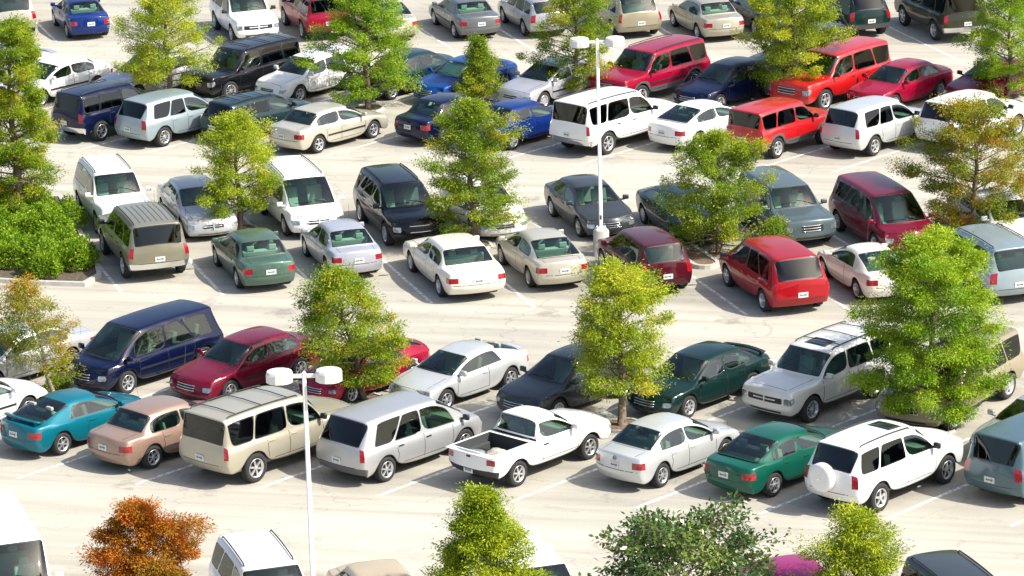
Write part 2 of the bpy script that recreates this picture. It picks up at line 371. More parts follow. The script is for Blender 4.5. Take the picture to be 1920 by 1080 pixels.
def make_body(P, opts):
    bm, FT, VM, inf = build_cage(P)
    ik, ib, it, ic = P['ik'], P['ib'], P['it'], P['ic']
    pick = P['ik'] == 6
    ce = bm.edges.layers.float['crease_edge']; cv = bm.verts.layers.float['crease_vert']
    bx = 0.42 if P['H'] > 1.6 and P['ib'] == 1 or pick else 0.18
    if P['W'] > 1.95 and P['H'] < 1.5: bx = 0.55
    bx = P.get('bx', bx)
    def cr(a, b_, val):
        if a in VM and b_ in VM:
            e = bm.edges.get((VM[a], VM[b_]))
            if e: e[ce] = max(e[ce], val)
    for sg in (1, -1):
        for i in range(15):
            cr((i, 4 * sg, 4), (i + 1, 4 * sg, 4), bx + 0.12)
            cr((i, 2 * sg, 4), (i + 1, 2 * sg, 4), bx)
            cr((i, 4 * sg, 3), (i + 1, 4 * sg, 3), bx * 0.6)
        for m in range(4):
            cr((0, 4 * sg, m), (0, 4 * sg, m + 1), bx * 0.8); cr((15, 4 * sg, m), (15, 4 * sg, m + 1), bx * 0.5)
    for k in range(-4, 4):
        cr((0, k, 4), (0, k + 1, 4), 0.45); cr((15, k, 4), (15, k + 1, 4), 0.35)
        cr((ib, k, 4), (ib, k + 1, 4), bx); cr((it, k, 4), (it, k + 1, 4), bx * 0.7); cr((0, k, 1), (0, k + 1, 1), 0.4); cr((15, k, 1), (15, k + 1, 1), 0.3)
    def region(faces, mi, t1, t2=0.014):
        faces = [f for f in faces if f.is_valid]
        if t1: bmesh.ops.inset_region(bm, faces=faces, thickness=t1, use_even_offset=True, use_boundary=True)
        if t2:
            r = bmesh.ops.inset_region(bm, faces=faces, thickness=t2, use_even_offset=True, use_boundary=True)
            for f in r['faces']: f.material_index = PI['trim']
        for f in faces: f.material_index = mi
    # lamps, grille, bumpers
    tailm = [2, 3] if P['ib'] == 1 else [2]
    if P['ib'] == 1: tailm = [2, 3]
    if pick: tailm = [2]
    for s, nm in ((1, 'tailL'), (-1, 'tailR')):
        kk = [3] if s > 0 else [-4]
        fs = [FT[('r', k, m)] for k in kk for m in tailm]
        if not pick and P['ib'] != 1: fs += [FT[('s', s, 0, 2)]]
        for f in fs: f.material_index = PI[nm]
    for s, nm in ((1, 'headL'), (-1, 'headR')):
        kk = [3] if s > 0 else [-4]
        mm = 3 if P['ib'] != 1 and not pick else 2
        fs = [FT[('f', k, 2)] for k in kk] + [FT[('s', s, 14, 2)]]
        region(fs, PI[nm], 0.02, 0)
    region([FT[('f', k, 2)] for k in range(-3, 3)] if opts.get('wide_grille') else [FT[('f', k, 2)] for k in range(-2, 2)], PI['grille'], 0.03, 0)
    region([FT[('f', k, 0)] for k in range(-3, 3)], PI['intake'], 0.05, 0)
    if opts.get('bumper'):
        for k in range(-4, 4): FT[('r', k, 0)].material_index = PI['rbumper']
        for s in (1, -1): FT[('s', s, 0, 0)].material_index = PI['rbumper']
        if opts.get('fbumper'):
            for f in bm.faces:
                if f.material_index == 0 and f.is_valid and f.calc_center_median().x > inf['h'] - 0.25 and f.calc_center_median().z < lerp(P['zs'], inf['S'](inf['h']), 0.32): f.material_index = PI['fbumper']
    # glass
    region([FT[('t', i, k)] for i in range(it, ic) for k in range(-3, 3)], PI['windscreen'], 0.045, 0.02)
    region([FT[('t', i, k)] for i in range(ik, ib) for k in range(-3, 3)], PI['rear_window'], 0.045 if P['ib'] != 1 else 0.035, 0.02)
    for s in (1, -1):
        for n, (a, b) in enumerate(P['win']):
            k = 3 if s > 0 else -4
            region([FT[('t', i, k)] for i in range(a, b)], PI['sideL' if s > 0 else 'sideR'] + n, 0.020, 0.014)
    if pick:
        bmesh.ops.delete(bm, geom=[FT[('t', i, k)] for i in range(0, 6) for k in range(-4, 4)], context='FACES')
    if opts.get('clad'):
        for sd_ in (1, -1):
            for i in range(15):
                f = FT[('s', sd_, i, 0)]
                if f.is_valid and f.material_index == 0: f.material_index = PI['clad']
        for k in range(-4, 4):
            for key in (('f', k, 0), ('r', k, 0)):
                f = FT[key]
                if f.is_valid and f.material_index == 0: f.material_index = PI['clad']
    for e in bm.edges:
        lf = e.link_faces
        if len(lf) == 2 and lf[0].material_index != lf[1].material_index:
            e[ce] = max(e[ce], 0.9 if 2 in (lf[0].material_index, lf[1].material_index) else 0.72)
    for v_ in bm.verts:
        be = [e for e in v_.link_edges if len(e.link_faces) == 2 and e.link_faces[0].material_index != e.link_faces[1].material_index]
        if len(be) == 2 and not any(2 in (f.material_index for f in e.link_faces) for e in be):
            d0 = (be[0].other_vert(v_).co - v_.co).normalized(); d1 = (be[1].other_vert(v_).co - v_.co).normalized()
            if d0.dot(d1) > -0.72: v_[cv] = 0.72
    me = bpy.data.meshes.new('cage'); bm.to_mesh(me); bm.free()
    ob = bpy.data.objects.new('cage', me); COL.objects.link(ob)
    md = ob.modifiers.new('s', 'SUBSURF'); md.levels = 2; md.render_levels = 2
    dg = bpy.context.evaluated_depsgraph_get(); dg.update()
    em = bpy.data.meshes.new_from_object(ob.evaluated_get(dg))
    bpy.data.objects.remove(ob); bpy.data.meshes.remove(me)
    parts = {}
    idx = np.zeros(len(em.polygons), dtype=np.int32); em.polygons.foreach_get('material_index', idx)
    for mi in sorted(set(idx.tolist())):
        if mi in (1, 2): continue
        b2 = bmesh.new(); b2.from_mesh(em)
        keep = (0, 1, 2) if mi == 0 else (mi,)
        dl = [f for f in b2.faces if f.material_index not in keep]
        bmesh.ops.delete(b2, geom=dl, context='FACES')
        for f in b2.faces:
            f.smooth = True
            if mi != 0: f.material_index = 0
        m2 = bpy.data.meshes.new('part'); b2.to_mesh(m2); b2.free()
        parts[mi] = m2
    bmv = bmesh.new(); bmv.from_mesh(em); bvh = BVHTree.FromBMesh(bmv); bmv.free()
    bpy.data.meshes.remove(em)
    return parts, bvh, inf

def hit(bvh, o, d):
    loc, nrm, _, _ = bvh.ray_cast(Vector(o), Vector(d).normalized(), 10)
    return loc, nrm

def ribbon(bm, pts, nrms, wdt, out=0.003, mi=0):
    """thin raised strip lying along surface points"""
    vs = []
    n = len(pts)
    for i in range(n):
        d = (pts[min(i + 1, n - 1)] - pts[max(i - 1, 0)]).normalized()
        s = nrms[i].cross(d).normalized() * wdt / 2
        vs.append((bm.verts.new(pts[i] + s + nrms[i] * out), bm.verts.new(pts[i] - s + nrms[i] * out), bm.verts.new(pts[i] + s - nrms[i] * .004), bm.verts.new(pts[i] - s - nrms[i] * .004)))
    for a, b in zip(vs, vs[1:]):
        for q in ((a[0], a[1], b[1], b[0]), (a[2], a[0], b[0], b[2]), (a[1], a[3], b[3], b[1])):
            f = bm.faces.new(q); f.material_index = mi

def seat(bm, x, y, w, z0=0.42):
    box(bm, (x, y, z0 + 0.08), (0.50, w, 0.18), 0, None, 0.04)
    box(bm, (x - 0.30, y, z0 + 0.42), (0.15, w, 0.60), 0, Matrix.Rotation(-0.28, 3, 'Y'), 0.04)
    for yy in ([y] if w < 0.7 else [y - 0.35, y + 0.35]):
        box(bm, (x - 0.41, yy, z0 + 0.78), (0.10, 0.24, 0.16), 0, None, 0.03)

CACHE = {}
VAR = {
 'sedan': [{}, dict(xb=-0.86, xk=-1.86, H=1.41, nose=0.34, tl=0.74, xc=1.14, taper=(0.13, 0.16)),
           dict(nose=0.16, wr=0.67, taper=(0.06, 0.08), tl=0.54, bx=0.42, H=1.43, xb=-1.12, xk=-1.66),
           dict(xk=-1.64, xb=-1.16, xt=0.22, tl=0.80, nose=0.24, H=1.47, wr=0.66, bx=0.28)],
 'suv': [{}, dict(H=1.78, wr=0.76, nose=0.08, bx=0.58, xb=-2.22, tl=0.82, xc=0.96), dict(wr=0.69, nose=0.20, H=1.76, xb=-1.98, bx=0.34, taper=(0.07, 0.10)), dict(xb=-2.05, tl=0.72, bx=0.48)],
 'bigsuv': [{}, dict(wr=0.82, bx=0.55, tl=0.84), dict(nose=0.14, xb=-2.30, H=1.88)],
 'minivan': [{}, dict(xt=0.62, xb=-1.96, nose=0.36, H=1.73, tl=0.82), dict(wr=0.76, xb=-2.16, bx=0.50, nose=0.26, tl=0.72)],
 'coupe': [{}, dict(xb=-0.62, xk=-1.92, nose=0.38, tl=0.70), dict(bx=0.3, tl=0.5, xb=-0.86)],
 'crossover': [{}, dict(xb=-2.02, H=1.70, tl=0.80, nose=0.20), dict(bx=0.34, wr=0.70)],
 'wagon': [{}, dict(xb=-2.05, bx=0.36, nose=0.16), dict(H=1.50, tl=0.8)],
}
def template(tname, opts):
    key = (tname, tuple(sorted(opts.items())))
    if key in CACHE: return CACHE[key]
    P = dict(TYPES[tname]); vs_ = VAR.get(tname)
    P['lip'] = 0.06 if tname in ('suv', 'bigsuv', 'pickup', 'bigpickup', 'van') else 0.13 if tname in ('crossover', 'bigsedan') else 0.16
    if vs_: P.update(vs_[opts.get('v', 0) % len(vs_)])
    parts, bvh, inf = make_body(P, opts)
    h, W2, S, wid = inf['h'], inf['W2'], inf['S'], inf['wid']
    pick = P['ik'] == 6
    T = []        # (name, mesh, location, mats, parentindex, label)
    def add(name, me, mats, loc=(0, 0, 0), par=None, rz=0, label=None):
        if not len(me.materials):
            for m in mats: me.materials.append(TRIM if isinstance(m, str) else m)
        T.append(dict(name=name, me=me, loc=loc, mats=mats, par=par, rz=rz, label=label)); return len(T) - 1
    add('body', parts[0], ['PAINT', TRIM, UNDER])
    gside = G_DARK if opts.get('tint') else G_SIDE
    add('windscreen', parts[3], [G_CLEAR])
    if 4 in parts: add('rear_window', parts[4], [G_DARK if (opts.get('tint') and not pick) else G_CLEAR if not pick else G_SIDE])
    nw = len(P['win'])
    for s0 in (13, 20):
        for n in range(nw):
            if s0 + n in parts:
                add('side_window', parts[s0 + n], [G_SIDE if n == nw - 1 else gside])
    for mi, nm, mt in ((5, 'headlight', HEAD), (6, 'headlight', HEAD), (7, 'taillight', TAIL), (8, 'taillight', TAIL), (10, 'air_intake', TRIM)):
        if mi in parts: add(nm, parts[mi], [mt])
    if 9 in parts:
        g = add('grille', parts[9], [TRIM])
        bm = bmesh.new()
        zc0 = lerp(P['zs'], S(h), 0.48); zc1 = lerp(P['zs'], S(h), 0.82)
        style = opts.get('grille', 'bars')
        hw = 0.42 * W2 * 0.93
        def fx(y, z):
            l, n_ = hit(bvh, (h + 1, y, z), (-1, 0, 0)); return (l.x if l else h) 
        ys = np.linspace(-hw, hw, 7)
        if style in ('bars', 'frame'):
            lv = [0.08, 0.5, 0.92] if style == 'bars' else [0.0, 1.0]
            for t in lv:
                z = lerp(zc0, zc1, t)
                tube(bm, [(fx(y, z) + 0.012, y, z) for y in ys], 0.012 if style == 'bars' else 0.022, 5)
        if style == 'cross':
            z = (zc0 + zc1) / 2
            tube(bm, [(fx(y, z) + 0.015, y, z) for y in ys], 0.02, 5)
            tube(bm, [(fx(0, q) + 0.015, 0, q) for q in (zc0 - .02, z, zc1 + .02)], 0.022, 5)
        if len(bm.verts):
            add('grille_bar', bm_mesh('grille_bar', bm), [CHROME if style != 'cross' else 'PAINT'], par=g)
        else: bm.free()
    if 30 in parts: add('lower_cladding', parts[30], [GREYP])
    for mi in (11, 12):
        if mi in parts: add('bumper', parts[mi], [CHROME if opts['bumper'] == 'chrome' else TRIM if opts['bumper'] == 'black' else GREYP])
    # wheels
    ty, ri = wheel_meshes(P['r'], opts.get('rim', 5))
    for x in (inf['xfa'], inf['xra']):
        for s in (1, -1):
            wi = add('wheel', ty, [TYRE], (x, s * (W2 - 0.135), P['r']))
            add('rim', ri, [ALLOY, HUBD], (0, 0, 0), par=wi, rz=0 if s > 0 else math.pi)
    # panel seams, handles
    bm = bmesh.new()
    xf_d = inf['xfa'] - P['r'] - 0.12
    xr_d = inf['xra'] + P['r'] + 0.06
    two = nw == 1
    for s in (1, -1):
        lines = [[(xf_d, z) for z in np.linspace(P['zs'] + 0.10, S(xf_d) - 0.02, 9)], [(P['xB'] if not pick else P['xb'] + 0.05, z) for z in np.linspace(P['zs'] + 0.10, S(0) - 0.02, 9)]]
        if not two: lines.append([(xr_d + (0.10 * ((z - 0.3) if z < 0.7 else -0.5 * (z - .7))), z) for z in np.linspace(P['zs'] + 0.12, S(xr_d) - 0.02, 9)])
        lines.append([(x, P['zs'] + 0.12) for x in np.linspace(xr_d if not two else P['xB'], xf_d, 9)])
        for ln in lines:
            pp, nn = [], []
            for x, z in ln:
                l, n_ = hit(bvh, (x, s * 2, z), (0, -s, 0))
                if l: pp.append(l); nn.append(n_ if n_.y * s > 0 else -n_)
            if len(pp) > 1: ribbon(bm, pp, nn, 0.017, 0.0015)
            # side moulding
        if opts.get('mould') or (tname == 'sedan' and opts.get('v') == 2):
            pp, nn = [], []
            z = 0.50 * (P['zs'] + S(0)) 
            for x in np.linspace(inf['xra'] + P['r'] + .12, inf['xfa'] - P['r'] - .12, 11):
                l, n_ = hit(bvh, (x, s * 2, z), (0, -s, 0))
                if l: pp.append(l); nn.append(n_ if n_.y * s > 0 else -n_)
            if len(pp) > 1: ribbon(bm, pp, nn, 0.06, 0.012, 0)
    # hood/trunk seams
    xc = P['xc'] + 0.14
    for z_, xa, xb_ in ((0, xc, h - P['nose'] * .5 - 0.12),):
        for s in (1, -1):
            pp, nn = [], []
            for x in np.linspace(xa, xb_, 8):
                l, n_ = hit(bvh, (x, s * wid(x) * 0.72, 3), (0, 0, -1))
                if l: pp.append(l); nn.append(n_ if n_.z > 0 else -n_)
            if len(pp) > 1: ribbon(bm, pp, nn, 0.015, 0.0012)
    pp, nn = [], []
    for y in np.linspace(-0.72, 0.72, 11):
        x = h - 0.22 - P['nose'] * 0.5 * abs(y) ** 2
        l, n_ = hit(bvh, (x, y * W2 * 0.93, 3), (0, 0, -1))
        if l: pp.append(l); nn.append(n_ if n_.z > 0 else -n_)
    ribbon(bm, pp, nn, 0.016, 0.0012)
    if P['ib'] != 1 and not pick:
        for s in (1, -1):
            pp, nn = [], []
            for x in np.linspace(P['xk'] - 0.02, -h + 0.16, 8):
                l, n_ = hit(bvh, (x, s * wid(x) * 0.68, 3), (0, 0, -1))
                if l: pp.append(l); nn.append(n_ if n_.z > 0 else -n_)
            if len(pp) > 1: ribbon(bm, pp, nn, 0.015, 0.0012)
        zz = lerp(P['zs'], S(-h), 0.50)
    else: zz = lerp(P['zs'], S(-h), 0.36)
    pp, nn = [], []
    for y in np.linspace(-0.86, 0.86, 11):
        l, n_ = hit(bvh, (-h - 1, y * W2 * 0.93, zz), (1, 0, 0))
        if l: pp.append(l); nn.append(n_ if n_.x < 0 else -n_)
    if len(pp) > 1: ribbon(bm, pp, nn, 0.018, 0.0015)
    for f in bm.faces: f.material_index = 1
    bm.from_mesh(parts[0]); bmesh.ops.recalc_face_normals(bm, faces=[f for f in bm.faces if False]) if False else None
    bm.to_mesh(parts[0]); bm.free()
    hm = []
    for s in (1, -1):
        for xh in ([P['xB'] + 0.16] if (two or pick) else [P['xB'] + 0.16, xr_d + 0.13]):
            z = S(xh) - 0.13
            l, n_ = hit(bvh, (xh, s * 2, z), (0, -s, 0))
            if not l: continue
            bm = bmesh.new(); box(bm, (0, 0, 0), (0.19, 0.045, 0.035), 0, None, 0.01)
            add('door_handle', bm_mesh('door_handle', bm), [CHROME if opts.get('bright') else TRIM if opts.get('bumper') else 'PAINT'], l)
        xm = lerp(P['xt'], P['xc'], 0.70); 
        l, n_ = hit(bvh, (xm, s * 2, S(xm) + 0.02), (0, -s, 0))
        if l:
            bm = bmesh.new()
            box(bm, (0.0, s * 0.15, 0.09), (0.10, 0.20, 0.15), 0, None, 0.035)
            box(bm, (0.01, s * 0.04, 0.03), (0.06, 0.12, 0.05), 0, None, 0.01)
            add('wing_mirror', bm_mesh('wing_mirror', bm, True), ['PAINT' if not opts.get('tint') else TRIM], l)
    # number plate
    zp = lerp(P['zs'], S(-h), 0.66 if P['ib'] != 1 else 0.52) if not pick else 0.56
    if opts.get('plate', True):
        l, n_ = hit(bvh, (-h - 1, 0, zp), (1, 0, 0))
        if l:
            bm = bmesh.new(); box(bm, (-0.008, 0, 0), (0.012, 0.32, 0.16), 0, None, 0.004)
            box(bm, (-0.016, 0, 0), (0.004, 0.22, 0.035), 1)
            for q in range(2): box(bm, (-0.016, (-0.08, 0.08)[q], 0.0), (0.006, 0.02, 0.07), 1)
            add('number_plate', bm_mesh('number_plate', bm), [PLATE, mat('plate_ink', (0.16, 0.20, 0.22), 0.6)], l)
    # wipers
    bm = bmesh.new()
    for y0, y1 in ((0.52 * W2 * 1.2, 0.02), (0.0, -0.5 * W2 * 1.2)):
        pts = []
        for t in (0, 0.5, 1):
            y = lerp(y0, y1, t); x = P['xc'] + 0.02 - 0.06 * t - 0.02
            l, n_ = hit(bvh, (x, y, 3), (0, 0, -1))
            if l: pts.append(l + Vector((0, 0, 0.015)))
        if len(pts) > 1: tube(bm, pts, 0.009, 4)
    if len(bm.verts): add('wiper', bm_mesh('wiper', bm), [TRIM])
    else: bm.free()
    if opts.get('v', 0) % 2 == 0 and tname != 'van':
        l, n_ = hit(bvh, (inf['xfa'] + 0.25, -wid(inf['xfa']) * 0.84, 3), (0, 0, -1))
        if l:
            bm = bmesh.new(); tube(bm, [l, l + Vector((-0.10, 0, 0.75))], [0.006, 0.004], 4); add('antenna', bm_mesh('antenna', bm), [TRIM])
    # roof rails
    if opts.get('rails'):
        for s in (1, -1):
            bm = bmesh.new(); pts = []
            xa, xb_ = P['xb'] + 0.25, P['xt'] - 0.25
            for x in np.linspace(xa, xb_, 7):
                l, n_ = hit(bvh, (x, s * (P['wr'] - 0.12), 3), (0, 0, -1))
                if l: pts.append(l + Vector((0, 0, 0.045)))
            pts = [pts[0] - Vector((0.06, 0, 0.045))] + pts + [pts[-1] + Vector((0.06, 0, -0.045))]
            tube(bm, pts, 0.018, 5)
            add('roof_rail', bm_mesh('roof_rail', bm), [TRIM])
        if opts['rails'] == 'rack':
            bm = bmesh.new()
            for q in np.linspace(P['xb'] + 0.5, P['xt'] - 0.55, 3):
                l, n_ = hit(bvh, (q, 0, 3), (0, 0, -1))
                tube(bm, [(q, -P['wr'] + 0.12, l.z + 0.02), (q, 0, l.z + 0.045), (q, P['wr'] - 0.12, l.z + 0.02)], 0.014, 5)
            add('roof_bar', bm_mesh('roof_bar', bm), [TRIM])
    if opts.get('ribs'):
        bm = bmesh.new()
        for y in np.linspace(-0.45, 0.45, 6):
            pp, nn = [], []
            for x in np.linspace(P['xb'] + 0.3, P['xt'] - 0.4, 8):
                l, n_ = hit(bvh, (x, y, 3), (0, 0, -1)); pp.append(l); nn.append(n_ if n_.z > 0 else -n_)
            ribbon(bm, pp, nn, 0.035, 0.008)
        add('roof_strip', bm_mesh('roof_strip', bm), [GREYP])
    if opts.get('sunroof'):
        bm = bmesh.new(); q = 0.5
        x0, x1 = P['xt'] - 0.75, P['xt'] - 0.22
        g = []
        for x in np.linspace(x0, x1, 4):
            rw = []
            for y in np.linspace(-0.36, 0.36, 5):
                l, n_ = hit(bvh, (x, y, 3), (0, 0, -1)); rw.append(bm.verts.new(l + Vector((0, 0, 0.006))))
            g.append(rw)
        for a in range(3):
            for b in range(4): bm.faces.new((g[a][b], g[a][b + 1], g[a + 1][b + 1], g[a + 1][b])).smooth = True
        ex = bmesh.ops.extrude_face_region(bm, geom=list(bm.faces))
        bmesh.ops.translate(bm, vec=(0, 0, -0.012), verts=[e for e in ex['geom'] if isinstance(e, bmesh.types.BMVert)])
        bmesh.ops.recalc_face_normals(bm, faces=bm.faces)
        add('sunroof', bm_mesh('sunroof', bm), [mat('sunroof_glass', (0.015, 0.02, 0.025), 0.05, coat=1.0)])
    if opts.get('spoiler'):
        bm = bmesh.new(); zt = S(-h) + 0.04
        pts = [(-h + 0.30 + 0.10 * abs(y) ** 2, y * W2 * 0.80, zt + 0.09 - 0.02 * abs(y)) for y in np.linspace(-1, 1, 9)]
        vs = []
        for x, y, z in pts:
            vs.append([bm.verts.new((x + dx, y, z + dz)) for dx, dz in ((0.11, 0.0), (0.0, 0.028), (-0.11, 0.015), (0, -0.01))])
        for a, b in zip(vs, vs[1:]):
            for j in range(4): bm.faces.new((a[j], a[(j + 1) % 4], b[(j + 1) % 4], b[j])).smooth = True
        bm.faces.new(vs[0]); bm.faces.new(vs[-1][::-1])
        for s in (1, -1): box(bm, (-h + 0.36, s * W2 * 0.66, zt + 0.035), (0.12, 0.05, 0.10), 0, None, 0.01)
        bmesh.ops.recalc_face_normals(bm, faces=bm.faces)
        add('rear_spoiler', bm_mesh('rear_spoiler', bm), ['PAINT'])
    if opts.get('spare'):
        zc_ = 0.98; l, n_ = hit(bvh, (-h - 1, 0.12, zc_), (1, 0, 0))
        bm = bmesh.new()
        prof = [(0.0, -0.25), (0.26, -0.25), (0.34, -0.235), (0.37, -0.20), (0.375, -0.06), (0.36, 0.0), (0, 0.0)]
        sg = 28
        rr = [[bm.verts.new((q, math.cos(2 * math.pi * k / sg) * p, math.sin(2 * math.pi * k / sg) * p)) for k in range(sg)] for p, q in prof[1:-1]]
        for a, b in zip(rr, rr[1:]):
            for k in range(sg): bm.faces.new((a[k], a[(k + 1) % sg], b[(k + 1) % sg], b[k])).smooth = True
        bm.faces.new(rr[0]); bm.faces.new(rr[-1][::-1])
        bmesh.ops.recalc_face_normals(bm, faces=bm.faces)
        sp = add('spare_wheel_cover', bm_mesh('spare_wheel_cover', bm), ['PAINT'], l)
        bm = bmesh.new()
        for k in range(3):
            an = math.pi / 2 + k * 2 * math.pi / 3
            box(bm, (-0.253, math.cos(an) * 0.045, math.sin(an) * 0.045), (0.008, 0.085, 0.035), 0, Matrix.Rotation(an, 3, 'X'))
        add('badge', bm_mesh('badge', bm), [CHROME], par=sp)
    if opts.get('ring_badge'):
        zc_ = S(-h) - 0.07; l, n_ = hit(bvh, (-h - 1, 0, zc_), (1, 0, 0))
        bm = bmesh.new(); tube(bm, [(-0.008, math.cos(a) * 0.055, math.sin(a) * 0.055) for a in np.linspace(0, 2 * math.pi, 17)], 0.008, 5)
        tube(bm, [(-0.008, -0.04, 0.03), (-0.008, -0.015, -0.03), (-0.008, 0, 0.01), (-0.008, 0.015, -0.03), (-0.008, 0.04, 0.03)], 0.006, 4)
        add('badge', bm_mesh('badge', bm), [GREYP], l)
    # cargo bed
    if pick:
        bm = bmesh.new()
        xb0, xb1 = -h + 0.12, P['xk'] - 0.10; yw = W2 * 0.93
        zt = S(-1) + 0.006; zi = 0.62 if tname == 'pickup' else 0.72
        def rg(ins, z, e=0): return [bm.verts.new(p) for p in ((xb0 + ins - 0.10 * (1 if ins == 0 else 0), -yw + ins, z), (xb1 - ins + (0.10 if ins == 0 else 0), -yw + ins, z), (xb1 - ins + (0.10 if ins == 0 else 0), yw - ins, z), (xb0 + ins - 0.10 * (1 if ins == 0 else 0), yw - ins, z))]
        o_, m_, i2 = rg(0, zt - 0.02), rg(0.035, zt + 0.004), rg(0.10, zt)
        fl = [bm.verts.new((v_.co.x, v_.co.y, zi)) for v_ in i2]
        for a, b, mi in ((o_, m_, 0), (m_, i2, 0), (i2, fl, 1)):
            for k in range(4): f = bm.faces.new((a[k], a[(k + 1) % 4], b[(k + 1) % 4], b[k])); f.material_index = mi
        f = bm.faces.new(fl); f.material_index = 1
        for k in range(9):
            yy = lerp(-yw + 0.2, yw - 0.2, k / 8); box(bm, ((xb0 + xb1) / 2, yy, zi + 0.008), (xb1 - xb0 - 0.25, 0.06, 0.016), 1)
        for s in (1, -1): box(bm, (inf['xra'], s * (yw - 0.17), zi + 0.11), (0.80, 0.18, 0.22), 1, None, 0.03)
        bmesh.ops.recalc_face_normals(bm, faces=bm.faces)
        for f in bm.faces: f.normal_flip() if False else None
        add('cargo_bed', bm_mesh('cargo_bed', bm), ['PAINT', mat('bed_liner', (0.045, 0.05, 0.05), 0.7)])
        bm = bmesh.new(); box(bm, (0, 0, 0), (0.03, 0.14, 0.05), 0, None, 0.008)
        l, n_ = hit(bvh, (-h - 1, 0, S(-h) - 0.10), (1, 0, 0)); add('tailgate_handle', bm_mesh('tailgate_handle', bm), [TRIM], l)
    # interior
    bm = bmesh.new()
    xi0 = (-h + 0.30) if not pick else P['xk'] - 0.02
    if P['ib'] not in (1, 7): xi0 = P['xk'] + 0.02
    xi1 = P['xc'] + 0.05; yi = W2 * 0.84; zt = S(0) - 0.03
    f1 = [bm.verts.new(p) for p in ((xi0, -yi, 0.40), (xi1, -yi, 0.40), (xi1, yi, 0.40), (xi0, yi, 0.40))]
    f2 = [bm.verts.new((v_.co.x, v_.co.y, min(zt, S(v_.co.x) - 0.03))) for v_ in f1]
    bm.faces.new(f1).material_index = 1
    for k in range(4): bm.faces.new((f1[k], f1[(k + 1) % 4], f2[(k + 1) % 4], f2[k])).material_index = 1
    dz = S(P['xc']) - 0.02
    box(bm, (P['xc'] - 0.10, 0, dz - 0.11), (0.44, yi * 1.9, 0.20), 0, None, 0.05)
    tall = P['H'] > 1.6
    z0 = 0.40 if not tall else 0.58
    fxs = P['xt'] - 0.10
    for y in (-0.38, 0.38): seat(bm, fxs, y * W2 / 0.9, 0.50, z0)
    if not pick:
        seat(bm, fxs - 0.92, 0, 1.25 * W2 / 0.9, z0)
        if P['ib'] == 1 and h > 2.3: 
            if tname in ('minivan', 'bigsuv', 'van'): seat(bm, fxs - 1.85, 0, 1.2, z0)
        if P['ib'] not in (1, 7): box(bm, (P['xk'] + 0.26, 0, S(P['xk']) - 0.06), (0.55, yi * 1.8, 0.05), 1)
    # steering wheel
    tube(bm, [(P['xc'] - 0.42 + 0.05 * math.sin(a), 0.38 + 0.18 * math.cos(a), dz - 0.02 + 0.17 * math.sin(a)) for a in np.linspace(0, 2 * math.pi, 13)], 0.015, 5, 1)
    bmesh.ops.recalc_face_normals(bm, faces=bm.faces)
    add('interior', bm_mesh('interior', bm), ['SEAT', INT_D])
    if opts.get('shade'):
        bm = bmesh.new(); g = []
        for t in np.linspace(0.10, 0.88, 6):
            row = []
            for y in np.linspace(-0.9, 0.9, 9):
                ww = lerp(P['wr'], W2 * 0.8, t); p = Vector((lerp(P['xt'] + 0.02, P['xc'] + 0.02, t) - 0.10 + 0.06 * (1 - y * y), y * ww * 0.9, lerp(P['H'] - 0.07, S(P['xc']) + 0.02, t) - 0.035 + 0.012 * math.sin(y * 14)))
                row.append(bm.verts.new(p))
            g.append(row)
        for a in range(5):
            for b in range(8): bm.faces.new((g[a][b], g[a + 1][b], g[a + 1][b + 1], g[a][b + 1])).smooth = True
        ex = bmesh.ops.extrude_face_region(bm, geom=list(bm.faces))
        bmesh.ops.translate(bm, vec=(-0.008, 0, -0.008), verts=[e for e in ex['geom'] if isinstance(e, bmesh.types.BMVert)])
        bmesh.ops.recalc_face_normals(bm, faces=bm.faces)
        add('sunshade', bm_mesh('sunshade', bm), [SHADE])
    for d in T:
        if not len(d['me'].materials):
            for m_ in d['mats']: d['me'].materials.append(TRIM if isinstance(m_, str) else m_)
    CACHE[key] = (T, P, inf)
    return CACHE[key]

def vehicle(name, tname, pm, head, anc, px, py, label, cat, group, seatm=None, sc=(1, 1, 1), **opts):
    T, P, inf = template(tname, opts)
    h, W2 = inf['h'], inf['W2']
    loc = {'RR': (inf['xra'], -W2, P['r']), 'RL': (inf['xra'], W2, P['r']), 'FR': (inf['xfa'], -W2, P['r']), 'FL': (inf['xfa'], W2, P['r']),
           'TR': (-h + 0.1, -W2 * 0.93, 0.8), 'TL': (-h + 0.1, W2 * 0.93, 0.8), 'T': (-h, 0, 0.7), 'N': (h, 0, 0.55), 'roof': ((P['xb'] + P['xt']) / 2, 0, P['H']),
           'ws': ((P['xc'] + P['xt']) / 2, 0, (P['H'] + inf['S'](P['xc'])) / 2)}[anc]
    l = Vector((loc[0] * sc[0], loc[1] * sc[1], loc[2] * sc[2]))
    th = R(head)
    g = at(px, py, l.z)
    root = bpy.data.objects.new(name, None); COL.objects.link(root)
    root.empty_display_size = 0.5
    root.location = (g.x - (math.cos(th) * l.x - math.sin(th) * l.y), g.y - (math.sin(th) * l.x + math.cos(th) * l.y), 0)
    root.rotation_euler = (0, 0, th); root.scale = sc
    tag(root, label, cat, group)
    made = []
    for d in T:
        o = bpy.data.objects.new(d['name'], d['me']); COL.objects.link(o)
        o.parent = root if d['par'] is None else made[d['par']]
        o.location = d['loc']; o.rotation_euler = (0, 0, d['rz'])
        for si, m_ in enumerate(d['mats']):
            if m_ == 'PAINT' or m_ == 'SEAT':
                o.material_slots[si].link = 'OBJECT'
                o.material_slots[si].material = pm if m_ == 'PAINT' else (seatm or INT_G)
        made.append(o)
    return root

